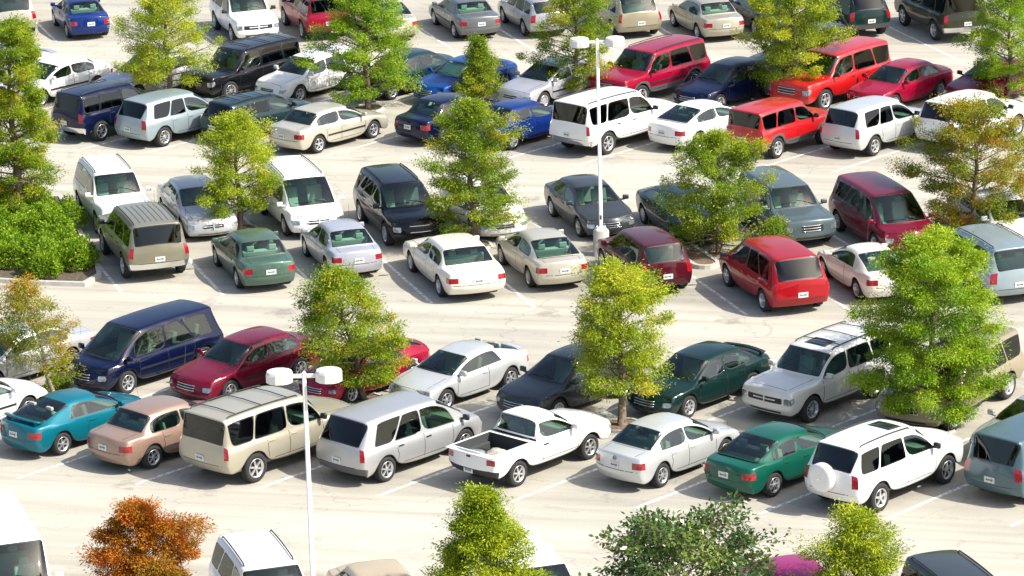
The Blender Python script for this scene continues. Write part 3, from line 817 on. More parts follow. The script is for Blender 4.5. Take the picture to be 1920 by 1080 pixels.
A, B_ = 46.5, 107.8
A2, B2 = A + 180, B_ + 180
C = dict(
 white=paint('white', (0.80, 0.80, 0.78), 0.0), cream=paint('cream', (0.74, 0.70, 0.60), 0.05), pearl=paint('pearl', (0.72, 0.70, 0.64), 0.1),
 silver=paint('silver', (0.46, 0.47, 0.475), 0.5), lsilver=paint('light_silver', (0.60, 0.62, 0.62), 0.4), lav=paint('lavender_silver', (0.48, 0.49, 0.545), 0.4),
 grey=paint('grey', (0.15, 0.165, 0.17), 0.4), dgrey=paint('dark_grey', (0.045, 0.052, 0.056), 0.3), black=paint('black', (0.006, 0.007, 0.009), 0.0, 0.25),
 beige=paint('beige', (0.43, 0.40, 0.31), 0.35), tan=paint('tan', (0.34, 0.30, 0.21), 0.3), gold=paint('gold', (0.31, 0.26, 0.17), 0.3), champ=paint('champagne', (0.52, 0.49, 0.40), 0.35),
 pewter=paint('pewter', (0.24, 0.225, 0.16), 0.35), rose=paint('rose_tan', (0.33, 0.22, 0.165), 0.3),
 dred=paint('deep_red', (0.30, 0.003, 0.008), 0.0), red=paint('red', (0.45, 0.004, 0.006), 0.0), maroon=paint('maroon', (0.15, 0.003, 0.020), 0.1), crimson=paint('crimson', (0.27, 0.002, 0.025), 0.0), wine=paint('wine', (0.07, 0.004, 0.010), 0.1),
 magenta=paint('magenta', (0.30, 0.006, 0.12), 0.1), navy=paint('navy', (0.0015, 0.005, 0.030), 0.0), blue=paint('blue', (0.003, 0.022, 0.15), 0.1), bblue=paint('bright_blue', (0.004, 0.055, 0.25), 0.1),
 wsilver=paint('white_silver', (0.72, 0.72, 0.68), 0.2), sand=paint('sand', (0.50, 0.40, 0.26), 0.1), slate=paint('slate', (0.10, 0.135, 0.145), 0.3), lblue=paint('ice_blue', (0.31, 0.39, 0.42), 0.4), bgrey=paint('blue_grey', (0.085, 0.145, 0.17), 0.3), teal=paint('teal', (0.002, 0.13, 0.18), 0.15), green=paint('green', (0.003, 0.085, 0.055), 0.1),
 sage=paint('sage', (0.075, 0.135, 0.10), 0.3), dgreen=paint('dark_green', (0.004, 0.022, 0.020), 0.1), olive=paint('olive', (0.028, 0.032, 0.018), 0.2), dteal=paint('dark_teal', (0.012, 0.034, 0.040), 0.2))
ROWS = {'T': [], 'D': [], 'C': [], 'E': [], 'F': [], 'G': [], 'H': [], 'I': []}
GRP = {'T': 'cars parked in the farthest row', 'D': 'cars parked nose down in the second row', 'C': 'cars parked tail out in the third row', 'E': 'cars parked nose down in the middle row', 'F': 'cars parked tail out in the middle row',
       'G': 'cars parked nose down in the nearer row', 'H': 'cars parked tail out in the nearest full row', 'I': 'cars cut off by the bottom of the photo'}
HD = {'T': B_, 'D': A2, 'C': A, 'E': B2, 'F': B_, 'G': A2, 'H': A, 'I': B2}
CATN = dict(sedan='sedan', coupe='coupe', bigsedan='sedan', suv='SUV', bigsuv='SUV', crossover='SUV', wagon='station wagon', minivan='minivan', van='van', pickup='pickup truck', bigpickup='pickup truck')
def car(row, t, col, anc, px, py, label, head=None, **k):
    CNT[t] = CNT.get(t, -1) + 1; CNT['all'] = CNT.get('all', 0) + 1
    k.setdefault('v', CNT[t]); k.setdefault('rim', [5, 7, 0, 6, 10, 3][CNT['all'] % 6])
    k['v'] %= len(VAR.get(t, [0]))
    hd = HD[row] if head is None else head
    nm = {'SUV': 'parked_suv', 'sedan': 'parked_sedan', 'coupe': 'parked_coupe', 'station wagon': 'parked_station_wagon', 'minivan': 'parked_minivan', 'van': 'parked_van', 'pickup truck': 'pickup_truck'}[CATN[t]]
    o = vehicle(nm, t, C[col], hd, anc, px, py, label, CATN[t], GRP[row], **k)
    ROWS[row].append(o); return o
CNT = {}
#CARS
# farthest row
car('T', 'minivan', 'champ', 'T', 28, 40, 'champagne minivan seen from behind at the top left corner', plate=False)
car('T', 'sedan', 'blue', 'RL', 123, 57, 'bright blue sedan seen from behind in the top left of the lot', sc=(0.94, 0.97, 1.0))
car('T', 'suv', 'white', 'FR', 432, 64, 'white SUV with slotted dark grille facing the camera in the farthest row', head=B2, tint=1, grille='cross', wide_grille=1)
car('T', 'suv', 'crimson', 'RL', 564, 56, 'dark red SUV half behind the tall bright green tree in the farthest row', tint=1, rails=1)
car('T', 'sedan', 'champ', 'TR', 786, 40, 'cream sedan whose tail shows right of the tall bright green tree at the top')
car('T', 'sedan', 'grey', 'RL', 849, 57, 'grey sedan with red tail lamps and bright bumper in the middle of the farthest row', bright=1)
car('T', 'wagon', 'silver', 'RL', 979, 52, 'silver station wagon with wide red tail lamps behind the yellow green tree')
car('T', 'minivan', 'tan', 'T', 1203, 42, 'tan minivan seen squarely from behind in the farthest row')
car('T', 'sedan', 'beige', 'RL', 1305, 60, 'beige sedan seen from behind left of the tall yellow green tree in the farthest row')
car('T', 'sedan', 'dgrey', 'T', 1470, 40, 'dark sedan almost hidden behind the tall yellow green tree in the farthest row')
car('T', 'suv', 'dgreen', 'T', 1635, 42, 'dark green SUV with red tail lamps near the top right', tint=1, bumper='grey')
car('T', 'bigsuv', 'olive', 'RL', 1749, 57, 'dark olive full size SUV with pale bumper at the top right', tint=1, bumper='chrome', rails=1)
# second row, facing lower left
car('D', 'sedan', 'lav', 'TL', 117, 105, 'pale lavender silver sedan behind the white sedan at the upper left')
car('D', 'sedan', 'white', 'RL', 183, 160, 'white sedan beside the big tree at the upper left')
car('D', 'sedan', 'lav', 'ws', 256, 122, 'silver sedan with green windscreen under the first tree of the second row')
car('D', 'bigsuv', 'black', 'FL', 434, 171, 'long black SUV with roof rack nosing down in the second row', tint=1, rails='rack', sc=(0.97, 0.95, 0.92))
car('D', 'wagon', 'white', 'FL', 564, 177, 'white car with dark windscreen beside the tall bright green tree', sc=(0.95, 1, 1))
car('D', 'sedan', 'dteal', 'FL', 738, 172, 'dark grey green sedan between the tall bright green tree and the blue car')
car('D', 'sedan', 'bblue', 'FL', 858, 181, 'bright blue sedan with a sunshade behind its windscreen', shade=1, sc=(0.96, 1, 1))
car('D', 'sedan', 'lav', 'FL', 1022, 189, 'pale silver sedan dappled with tree shade left of the upper lamp post')
car('D', 'bigsuv', 'crimson', 'FL', 1205, 180, 'crimson full size SUV with grey side moulding in the second row', tint=1, mould=1, clad=1, rails=1)
car('D', 'sedan', 'navy', 'ws', 1342, 137, 'dark navy sedan right of the crimson SUV')
car('D', 'suv', 'black', 'TL', 1603, 92, 'black SUV with only its roof showing behind the bright red full size SUV', tint=1)
car('D', 'bigsuv', 'red', 'FL', 1549, 188, 'bright red full size SUV nosing down past the tall yellow green tree', tint=1, bumper='chrome', sc=(1.03, 1, 1))
car('D', 'sedan', 'crimson', 'RL', 1765, 168, 'pinkish red sedan right of the bright red SUV')
car('D', 'sedan', 'maroon', 'FL', 1862, 188, 'deep maroon sedan under the tree at the upper right')
# third row, facing away to the right
car('C', 'suv', 'navy', 'RR', 192, 246, 'navy blue SUV with pale bumper beside the big tree on the left', tint=1, bumper='chrome', rails=1, sc=(0.98, 1, 1))
car('C', 'crossover', 'lblue', 'RR', 310, 257, 'ice blue SUV with dark rear window in the third row', tint=1)
car('C', 'wagon', 'dteal', 'TR', 430, 236, 'dark teal station wagon with roof rack behind the small round tree', rails='rack', tint=1)
car('C', 'sedan', 'champ', 'RR', 600, 271, 'champagne sedan parked alone in the open in the third row', bright=0)
car('C', 'sedan', 'navy', 'TR', 798, 238, 'dark navy sedan whose tail sticks out left of the olive tree')
car('C', 'sedan', 'blue', 'RR', 965, 265, 'blue sedan between the olive tree and the white full size SUV')
car('C', 'bigsuv', 'white', 'RR', 1142, 269, 'white full size SUV with dark windows behind the lamp post', tint=1, bumper='chrome', rails=1)
car('C', 'sedan', 'white', 'TR', 1277, 249, 'white sedan with rounded roof right of the white full size SUV', sc=(0.98, 1, 1))
car('C', 'suv', 'red', 'RR', 1460, 278, 'bright red boxy SUV in the third row', tint=1, clad=1, sc=(0.92, 0.96, 0.98))
car('C', 'crossover', 'lsilver', 'RR', 1642, 274, 'silver SUV with dark rear window right of the red boxy SUV', tint=1)
car('C', 'suv', 'white', 'FR', 1910, 236, 'white SUV half behind the tree at the right edge of the third row', tint=1)
# middle row, facing the camera
car('E', 'suv', 'white', 'FR', 178, 418, 'white SUV with roof rails beside the clipped green shrubs', rails=1)
car('E', 'sedan', 'silver', 'FR', 338, 428, 'silver sedan with black cross grille behind the small round tree', grille='cross')
car('E', 'minivan', 'white', 'FR', 530, 423, 'white minivan with cross shaped grille facing the camera', grille='cross', rails=1)
car('E', 'crossover', 'black', 'FR', 720, 439, 'black SUV with chrome ringed grille facing the camera', rails=1, tint=1, grille='frame', sc=(1.07, 1.05, 1.06))
car('E', 'sedan', 'white', 'N', 948, 424, 'white sedan with only its nose showing under the olive tree')
car('E', 'sedan', 'dgrey', 'RR', 1031, 389, 'dark grey sedan facing the camera just behind the lamp post')
car('E', 'sedan', 'dteal', 'RR', 1203, 402, 'dark slate sedan mostly hidden behind the tree right of the lamp post')
car('E', 'suv', 'slate', 'N', 1525, 440, 'slate grey SUV facing the camera right of the wide grey green tree', grille='bars', sc=(1, 1, 0.95))
car('E', 'minivan', 'maroon', 'ws', 1685, 390, 'maroon minivan facing the camera between two trees')
car('E', 'sedan', 'white', 'N', 1938, 452, 'white sedan just showing at the right edge of the middle row')
car('F', 'bigsuv', 'pewter', 'RL', 228, 498, 'pewter full size SUV with ribbed roof seen from behind', tint=1, bumper='chrome', rails=1, ribs=1)
car('F', 'sedan', 'sage', 'RL', 441, 522, 'sage green sedan seen from behind in full', bright=0)
car('F', 'sedan', 'lav', 'RL', 609, 501, 'pale silver blue sedan seen from behind with dark side windows', sc=(0.94, 0.96, 0.99))
car('F', 'bigsedan', 'cream', 'RL', 820, 537, 'large cream sedan with long trunk seen from behind', bright=1)
car('F', 'sedan', 'champ', 'RL', 988, 520, 'champagne sedan between the large cream sedan and the lamp post')
car('F', 'crossover', 'wine', 'FL', 1127, 489, 'dark wine SUV beside the concrete footing of the lamp post', sc=(0.95, 0.97, 0.97))
car('F', 'minivan', 'dred', 'RL', 1427, 564, 'deep red minivan seen from behind with a white plate', tint=1)
car('F', 'coupe', 'cream', 'RL', 1603, 543, 'cream coupe tucked behind the large green tree')
car('F', 'minivan', 'lblue', 'TL', 1858, 530, 'ice blue minivan with dark rear window at the right edge', rails=1)
# nearer row, facing lower left
car('G', 'bigsedan', 'lsilver', 'RL', 136, 675, 'long light silver sedan behind the thin yellow tree at the left edge', sc=(0.95, 0.96, 1), rim=7)
car('G', 'minivan', 'navy', 'FL', 242, 718, 'dark blue minivan with silver side stripe', rim=7, mould=1)
car('G', 'sedan', 'maroon', 'FL', 435, 734, 'maroon sedan right of the dark blue minivan', rim=7)
car('G', 'coupe', 'crimson', 'FL', 663, 739, 'crimson coupe whose tail shows right of the tree by the lower lamp post', sc=(0.93, 0.97, 1))
car('G', 'coupe', 'lsilver', 'FL', 840, 751, 'silver coupe with thin roof line nosing down left of the dark grey sedan', rim=6)
car('G', 'sedan', 'dgrey', 'ws', 1037, 690, 'dark charcoal sedan nosing down behind the white pickup')
car('G', 'sedan', 'dgreen', 'FL', 1295, 764, 'dark green sedan with rear spoiler behind the silver car', spoiler=1, rim=7)
car('G', 'suv', 'wsilver', 'FL', 1525, 768, 'light silver SUV with black crossbar grille and roof rails', rails='rack', wide_grille=1, grille='cross', sunroof=1)
car('G', 'bigsuv', 'gold', 'RL', 1894, 724, 'tan gold SUV mostly hidden by the large green tree', head=236, tint=1, sc=(1.08, 1, 0.92))
car('G', 'sedan', 'silver', 'ws', 1922, 774, 'silver sedan at the right edge above the blue grey minivan')
# nearest full row, facing away to the right
car('H', 'sedan', 'white', 'FR', 55, 766, 'white sedan cut off by the left edge with its bonnet showing')
car('H', 'coupe', 'teal', 'RR', 120, 833, 'teal coupe with a low rear spoiler at the lower left', rim=6, spoiler=1)
car('H', 'sedan', 'rose', 'RR', 290, 858, 'rosy tan sedan between the teal coupe and the beige SUV', rim=6)
car('H', 'bigsuv', 'beige', 'RR', 482, 878, 'beige full size SUV behind the lower lamp post', tint=1, rails='rack', rim=6)
car('H', 'minivan', 'silver', 'RR', 728, 881, 'silver grey minivan left of the white pickup', tint=1, rim=6, bumper='grey')
pk = car('H', 'pickup', 'white', 'RR', 975, 889, 'white pickup truck with an open black lined bed', bumper='black', rim=6)
car('H', 'sedan', 'lsilver', 'RR', 1245, 892, 'light silver sedan with round rear badge right of the white pickup', sc=(0.93, 0.97, 1.02), ring_badge=1, rim=7)
car('H', 'sedan', 'green', 'RR', 1455, 910, 'bottle green sedan left of the white SUV with a spare wheel', rim=7)
car('H', 'suv', 'white', 'RR', 1653, 934, 'white SUV with a round white spare wheel cover on its tail', tint=1, rails=1, spare=1, sunroof=1, rim=5, plate=False, sc=(1, 1, 1.02))
car('H', 'minivan', 'bgrey', 'TR', 1914, 902, 'blue grey minivan cut off by the right edge', tint=1)
# bottom edge, facing the camera
car('I', 'van', 'white', 'ws', 22, 1058, 'large white van filling the bottom left corner')
car('I', 'suv', 'white', 'ws', 515, 1092, 'white SUV with dark roof rails at the bottom of the photo', rails=1, tint=1)
car('I', 'sedan', 'sand', 'roof', 712, 1068, 'beige sedan whose roof just shows at the bottom of the photo')
car('I', 'minivan', 'white', 'ws', 1020, 1100, 'white minivan half behind the conical tree at the bottom of the photo')
car('I', 'sedan', 'magenta', 'roof', 1490, 1058, 'magenta sedan between the glossy leaved tree and the feathery tree at the bottom')
car('I', 'suv', 'dgrey', 'roof', 1790, 1066, 'dark grey SUV whose roof shows at the bottom right', rails=1, tint=1)

# ------------------------------------------------------------ cargo lying in the pickup bed
def sack(name, label, cat, lx, ly, sx, sy, sz, m, seed):
    bm = bmesh.new(); bmesh.ops.create_icosphere(bm, subdivisions=3, radius=0.5)
    rnd = random.Random(seed)
    ph = [rnd.uniform(0, 6) for _ in range(6)]
    for v in bm.verts:
        c = v.co; k = 1 + 0.10 * math.sin(7 * c.x + ph[0]) + 0.10 * math.sin(9 * c.y + ph[1]) + 0.08 * math.sin(13 * c.z + ph[2] + 5 * c.x)
        v.co = Vector((c.x * sx * k, c.y * sy * k, max(-0.5, c.z * k) * sz))
    o = link(name, bm_mesh(name, bm, True), [m])
    mw = pk.matrix_world
    th = pk.rotation_euler.z
    o.location = (pk.location.x + math.cos(th) * lx - math.sin(th) * ly, pk.location.y + math.sin(th) * lx + math.cos(th) * ly, 0.635 + sz / 2)
    o.rotation_euler = (0, 0, th + rnd.uniform(-.5, .5))
    tag(o, label, cat)
sack('cloth_bag', 'rumpled pale cloth bag lying in the white pickup bed', 'bag', -1.45, -0.10, 0.62, 0.46, 0.26, mat('pale_cloth', (0.42, 0.40, 0.34), 0.9, noise=0.3, nscale=9), 3)
sack('tarpaulin_bundle', 'small grey tarpaulin bundle lying beside the pale bag in the pickup bed', 'bundle', -1.72, 0.38, 0.50, 0.34, 0.22, mat('grey_tarp', (0.16, 0.20, 0.20), 0.7, noise=0.3, nscale=9), 5)

# ------------------------------------------------------------ ground
UDIR = Vector((math.cos(R(-12.8)), math.sin(R(-12.8)), 0)); NDIR = Vector((-UDIR.y, UDIR.x, 0))
def ground_material():
    m = bpy.data.materials.new('sunbleached_asphalt'); m.use_nodes = True
    n = m.node_tree; b = n.nodes['Principled BSDF']; b.inputs['Roughness'].default_value = 0.9
    b.inputs['Specular IOR Level'].default_value = 0.25
    tc = n.nodes.new('ShaderNodeTexCoord')
    mp = n.nodes.new('ShaderNodeMapping'); mp.inputs['Rotation'].default_value = (0, 0, R(12.8))
    n.links.new(tc.outputs['Object'], mp.inputs['Vector'])
    def noise(scale, detail, vec, dist=0):
        z = n.nodes.new('ShaderNodeTexNoise'); z.inputs['Scale'].default_value = scale; z.inputs['Detail'].default_value = detail
        z.inputs['Distortion'].default_value = dist
        n.links.new(vec, z.inputs['Vector']); return z
    def rng(o, a, b_, c, d):
        r_ = n.nodes.new('ShaderNodeMapRange'); r_.inputs[1].default_value = a; r_.inputs[2].default_value = b_; r_.inputs[3].default_value = c; r_.inputs[4].default_value = d
        n.links.new(o, r_.inputs[0]); return r_
    st = n.nodes.new('ShaderNodeMapping'); st.inputs['Scale'].default_value = (0.12, 1.0, 1); n.links.new(mp.outputs[0], st.inputs['Vector'])
    n1 = noise(0.16, 5, mp.outputs[0]); n2 = noise(0.9, 6, st.outputs[0], 0.6); n3 = noise(26, 6, mp.outputs[0]); n4 = noise(1.6, 4, mp.outputs[0], 1.2)
    def mul(a, c):
        x = n.nodes.new('ShaderNodeMath'); x.operation = 'MULTIPLY'; n.links.new(a, x.inputs[0]); n.links.new(c, x.inputs[1]); return x
    f = mul(rng(n1.outputs[0], 0.35, 0.65, 0.93, 1.05).outputs[0], rng(n2.outputs[0], 0.35, 0.7, 0.86, 1.05).outputs[0])
    f = mul(f.outputs[0], rng(n3.outputs[0], 0.3, 0.7, 0.90, 1.10).outputs[0])
    f = mul(f.outputs[0], rng(n4.outputs[0], 0.28, 0.40, 0.86, 1.0).outputs[0])
    # parking bays are greyer and dirtier than the driven lanes
    sx = n.nodes.new('ShaderNodeSeparateXYZ'); n.links.new(mp.outputs[0], sx.inputs[0])
    na = noise(0.5, 4, mp.outputs[0]); 
    a1 = n.nodes.new('ShaderNodeMath'); a1.operation = 'MULTIPLY_ADD'; a1.inputs[1].default_value = 1.6; n.links.new(na.outputs[0], a1.inputs[0]); n.links.new(sx.outputs['Y'], a1.inputs[2])
    a2 = n.nodes.new('ShaderNodeMath'); a2.operation = 'SUBTRACT'; a2.inputs[1].default_value = 95.0 - 17.35 * 5 + 0.8; n.links.new(a1.outputs[0], a2.inputs[0])
    pp_ = n.nodes.new('ShaderNodeMath'); pp_.operation = 'PINGPONG'; pp_.inputs[1].default_value = 17.35 / 2; n.links.new(a2.outputs[0], pp_.inputs[0])
    f = mul(f.outputs[0], rng(pp_.outputs[0], 4.6, 6.0, 0.86, 1.0).outputs[0])
    tk = n.nodes.new('ShaderNodeMapping'); tk.inputs['Scale'].default_value = (0.035, 1.6, 1); n.links.new(mp.outputs[0], tk.inputs['Vector'])
    nt_ = noise(1.2, 5, tk.outputs[0], 0.3)
    f = mul(f.outputs[0], rng(nt_.outputs[0], 0.36, 0.52, 0.87, 1.0).outputs[0])
    # oil and wear
    vo = n.nodes.new('ShaderNodeTexVoronoi'); vo.inputs['Scale'].default_value = 0.33; n.links.new(mp.outputs[0], vo.inputs['Vector'])
    nd = noise(3.0, 4, mp.outputs[0])
    ad = n.nodes.new('ShaderNodeMath'); ad.operation = 'ADD'; n.links.new(vo.outputs['Distance'], ad.inputs[0]); n.links.new(rng(nd.outputs[0], 0.2, 0.8, -0.12, 0.12).outputs[0], ad.inputs[1])
    f = mul(f.outputs[0], rng(ad.outputs[0], 0.05, 0.16, 0.70, 1.0).outputs[0])
    # cracks
    vc = n.nodes.new('ShaderNodeTexVoronoi'); vc.feature = 'DISTANCE_TO_EDGE'; vc.inputs['Scale'].default_value = 0.22
    nw = noise(0.8, 5, mp.outputs[0]); wv = n.nodes.new('ShaderNodeVectorMath'); wv.operation = 'MULTIPLY_ADD'; wv.inputs[1].default_value = (2.2, 2.2, 0)
    n.links.new(nw.outputs['Color'], wv.inputs[0]); n.links.new(mp.outputs[0], wv.inputs[2]); n.links.new(wv.outputs[0], vc.inputs['Vector'])
    f = mul(f.outputs[0], rng(vc.outputs['Distance'], 0.0, 0.006, 0.78, 1.0).outputs[0])
    cm = n.nodes.new('ShaderNodeMix'); cm.data_type = 'RGBA'
    cm.inputs[6].default_value = (0.455, 0.438, 0.375, 1); cm.inputs[7].default_value = (0.49, 0.458, 0.385, 1)
    n.links.new(n1.outputs[0], cm.inputs[0])
    vm = n.nodes.new('ShaderNodeVectorMath'); vm.operation = 'SCALE'; n.links.new(cm.outputs[2], vm.inputs[0]); n.links.new(f.outputs[0], vm.inputs['Scale'])
    n.links.new(vm.outputs[0], b.inputs['Base Color'])
    bp = n.nodes.new('ShaderNodeBump'); bp.inputs['Strength'].default_value = 0.25; bp.inputs['Distance'].default_value = 0.01
    n.links.new(n3.outputs[0], bp.inputs['Height']); n.links.new(bp.outputs[0], b.inputs['Normal'])
    return m
bm = bmesh.new()
for p in ((-1500, -400), (1500, -400), (1500, 2600), (-1500, 2600)): bm.verts.new((*p, 0))
bm.faces.new(bm.verts)
g = link('ground', bm_mesh('ground', bm), [ground_material()]); tag(g, kind='structure')

# painted stall lines between neighbouring cars
def line_material():
    m = mat('road_paint', (0.66, 0.67, 0.64), 0.7)
    n = m.node_tree; b = n.nodes['Principled BSDF']
    tc = n.nodes.new('ShaderNodeTexCoord'); nz = n.nodes.new('ShaderNodeTexNoise'); nz.inputs['Scale'].default_value = 7; nz.inputs['Detail'].default_value = 6
    cr = n.nodes.new('ShaderNodeMapRange'); cr.inputs[1].default_value = 0.40; cr.inputs[2].default_value = 0.60
    mx = n.nodes.new('ShaderNodeMix'); mx.data_type = 'RGBA'; mx.inputs[6].default_value = (0.44, 0.41, 0.37, 1); mx.inputs[7].default_value = (0.80, 0.81, 0.79, 1)
    n.links.new(tc.outputs['Object'], nz.inputs['Vector']); n.links.new(nz.outputs[0], cr.inputs[0]); n.links.new(cr.outputs[0], mx.inputs[0]); n.links.new(mx.outputs[2], b.inputs['Base Color'])
    return m
LM = line_material()
MED = {'T': 147.0, 'D': 129.6, 'C': 129.6, 'E': 112.4, 'F': 112.4, 'G': 95.0, 'H': 95.0, 'I': 77.6}
bm = bmesh.new()
for row, obs in ROWS.items():
    hd = R(HD[row]); d = Vector((math.cos(hd), math.sin(hd), 0)); med = MED[row]
    sgn = -1 if row in 'TCFH' else 1            # stalls lie on the near (-) or far (+) side of the median
    if row in 'TCFH': dd = -d
    else: dd = -d
    us = []
    for o in obs:
        p = o.location; n_ = p.dot(NDIR)
        t = (med - n_) / d.dot(NDIR); q = p + d * t; us.append(q.dot(UDIR))
    us.sort()
    mids = []
    for a, b in zip(us, us[1:]):
        k = max(1, round((b - a) / 3.15))
        for j in range(k): mids.append(a + (b - a) * (j + 0.5) / k)
    mids += [us[0] - 1.6, us[-1] + 1.6]
    for u in mids:
        q = UDIR * u + NDIR * med
        ln = 6.0 / abs(dd.dot(NDIR)); e = q + dd * ln
        s = Vector((-dd.y, dd.x, 0)) * 0.058
        vs = [bm.verts.new(Vector((p.x, p.y, 0.004))) for p in (q - s, q + s, e + s, e - s)]
        bm.faces.new(vs)
bmesh.ops.recalc_face_normals(bm, faces=bm.faces)
for f in bm.faces:
    if f.normal.z < 0: f.normal_flip()
tag(link('parking_lines', bm_mesh('parking_lines', bm), [LM]), kind='structure')

# ------------------------------------------------------------ islands, tree wells, wheel stops
KERB = mat('kerb_concrete', (0.46, 0.44, 0.40), 0.85, noise=0.14, nscale=3)
MULCH = mat('mulch', (0.17, 0.115, 0.07), 0.95, noise=0.5, nscale=14, bump=0.8)
SOIL = mat('bed_soil', (0.10, 0.08, 0.055), 0.95, noise=0.4, nscale=9, bump=0.8)
def island(name, pts, hk=0.13, fill=MULCH, kw=0.15, fillz=0.10):
    """closed kerb ring round a filled bed; pts counter-clockwise (x, y)"""
    P_ = [Vector((p[0], p[1], 0)) for p in pts]; n = len(P_)
    c = sum(P_, Vector()) / n
    inn = []
    for i in range(n):
        a = (P_[i] - P_[i - 1]).normalized(); b = (P_[(i + 1) % n] - P_[i]).normalized()
        na = Vector((-a.y, a.x, 0)); nb = Vector((-b.y, b.x, 0)); m_ = (na + nb).normalized()
        inn.append(P_[i] + m_ * kw / max(0.4, m_.dot(na)))
    bm = bmesh.new()
    def ring(L_, z): return [bm.verts.new((p.x, p.y, z)) for p in L_]
    o0, o1, i1, i0 = ring(P_, 0.0), ring([p.lerp(q, 0.12) for p, q in zip(P_, inn)], hk), ring(inn, hk), ring(inn, fillz - 0.02)
    for a, b in ((o0, o1), (o1, i1), (i1, i0)):
        for k in range(n): bm.faces.new((a[k], a[(k + 1) % n], b[(k + 1) % n], b[k]))
    bmesh.ops.recalc_face_normals(bm, faces=bm.faces)
    k_ = link(name + '_kerb', bm_mesh(name + '_kerb', bm), [KERB]); tag(k_, kind='structure')
    bm = bmesh.new(); f = bm.faces.new([bm.verts.new((p.x, p.y, fillz)) for p in inn])
    if f.normal.z < 0: f.normal_flip()
    bmesh.ops.triangulate(bm, faces=bm.faces)
    for f in bm.faces:
        f.normal_update()
        if f.normal.z < 0: f.normal_flip()
    tag(link(name, bm_mesh(name, bm), [fill]), kind='structure')
def diamond(c, r_):
    a, b = Vector((math.cos(R(A)), math.sin(R(A)), 0)), Vector((math.cos(R(B_)), math.sin(R(B_)), 0))
    pts = []
    for ang in np.linspace(0, 2 * math.pi, 13)[:-1]:
        pts.append((c.x + r_ * math.cos(ang), c.y + r_ * math.sin(ang)))
    return pts

# ------------------------------------------------------------ trees
BARK = mat('bark', (0.16, 0.12, 0.085), 0.9, noise=0.35, nscale=12, bump=0.6)
BARKG = mat('pale_bark', (0.30, 0.26, 0.20), 0.9, noise=0.3, nscale=12, bump=0.5)
def leaf_material(name, cols, trans=0.35, gloss=0.5, under=None):
    m = bpy.data.materials.new(name); m.use_nodes = True
    n = m.node_tree; b = n.nodes['Principled BSDF']; out = n.nodes['Material Output']
    at_ = n.nodes.new('ShaderNodeAttribute'); at_.attribute_name = 'tone'
    cr = n.nodes.new('ShaderNodeValToRGB'); n.links.new(at_.outputs['Fac'], cr.inputs[0])
    els = cr.color_ramp.elements
    for i, (p, c) in enumerate(cols):
        e = els[i] if i < 2 else els.new(p)
        e.position = p; e.color = (*c, 1)
    b.inputs['Roughness'].default_value = gloss
    b.inputs['Specular IOR Level'].default_value = 0.35
    src = cr.outputs[0]
    if under:
        ge = n.nodes.new('ShaderNodeNewGeometry'); mx = n.nodes.new('ShaderNodeMix'); mx.data_type = 'RGBA'
        n.links.new(ge.outputs['Backfacing'], mx.inputs[0]); n.links.new(src, mx.inputs[6]); mx.inputs[7].default_value = (*under, 1); src = mx.outputs[2]
    n.links.new(src, b.inputs['Base Color'])
    tl = n.nodes.new('ShaderNodeBsdfTranslucent'); n.links.new(src, tl.inputs[0])
    ms = n.nodes.new('ShaderNodeMixShader'); ms.inputs[0].default_value = trans
    n.links.new(b.outputs[0], ms.inputs[1]); n.links.new(tl.outputs[0], ms.inputs[2]); n.links.new(ms.outputs[0], out.inputs[0])
    return m
LEAF = {
 'green': leaf_material('foliage_green', [(0.0, (0.07, 0.16, 0.008)), (1.0, (0.52, 0.60, 0.03)), (0.35, (0.20, 0.36, 0.012)), (0.7, (0.36, 0.50, 0.02))]),
 'olive': leaf_material('foliage_olive', [(0.0, (0.07, 0.13, 0.008)), (1.0, (0.58, 0.40, 0.03)), (0.35, (0.17, 0.29, 0.010)), (0.7, (0.36, 0.44, 0.018)), (0.88, (0.46, 0.44, 0.02))]),
 'rust': leaf_material('foliage_rust', [(0.0, (0.10, 0.13, 0.010)), (1.0, (0.68, 0.12, 0.015)), (0.35, (0.36, 0.19, 0.012)), (0.7, (0.58, 0.20, 0.018))]),
 'yellow': leaf_material('foliage_yellow', [(0.0, (0.10, 0.19, 0.008)), (1.0, (0.64, 0.58, 0.04)), (0.35, (0.29, 0.39, 0.015)), (0.7, (0.48, 0.54, 0.025))]),
 'mixed': leaf_material('foliage_mixed', [(0.0, (0.08, 0.14, 0.010)), (1.0, (0.62, 0.22, 0.015)), (0.35, (0.20, 0.27, 0.012)), (0.62, (0.38, 0.36, 0.02)), (0.8, (0.52, 0.26, 0.02))]),
 'shrub': leaf_material('foliage_shrub', [(0.0, (0.05, 0.17, 0.008)), (1.0, (0.40, 0.50, 0.025)), (0.5, (0.18, 0.33, 0.010))]),
 'glossy': leaf_material('foliage_glossy', [(0.0, (0.012, 0.04, 0.008)), (1.0, (0.22, 0.30, 0.05)), (0.5, (0.045, 0.11, 0.018))], trans=0.12, gloss=0.22, under=(0.17, 0.17, 0.06)),
}
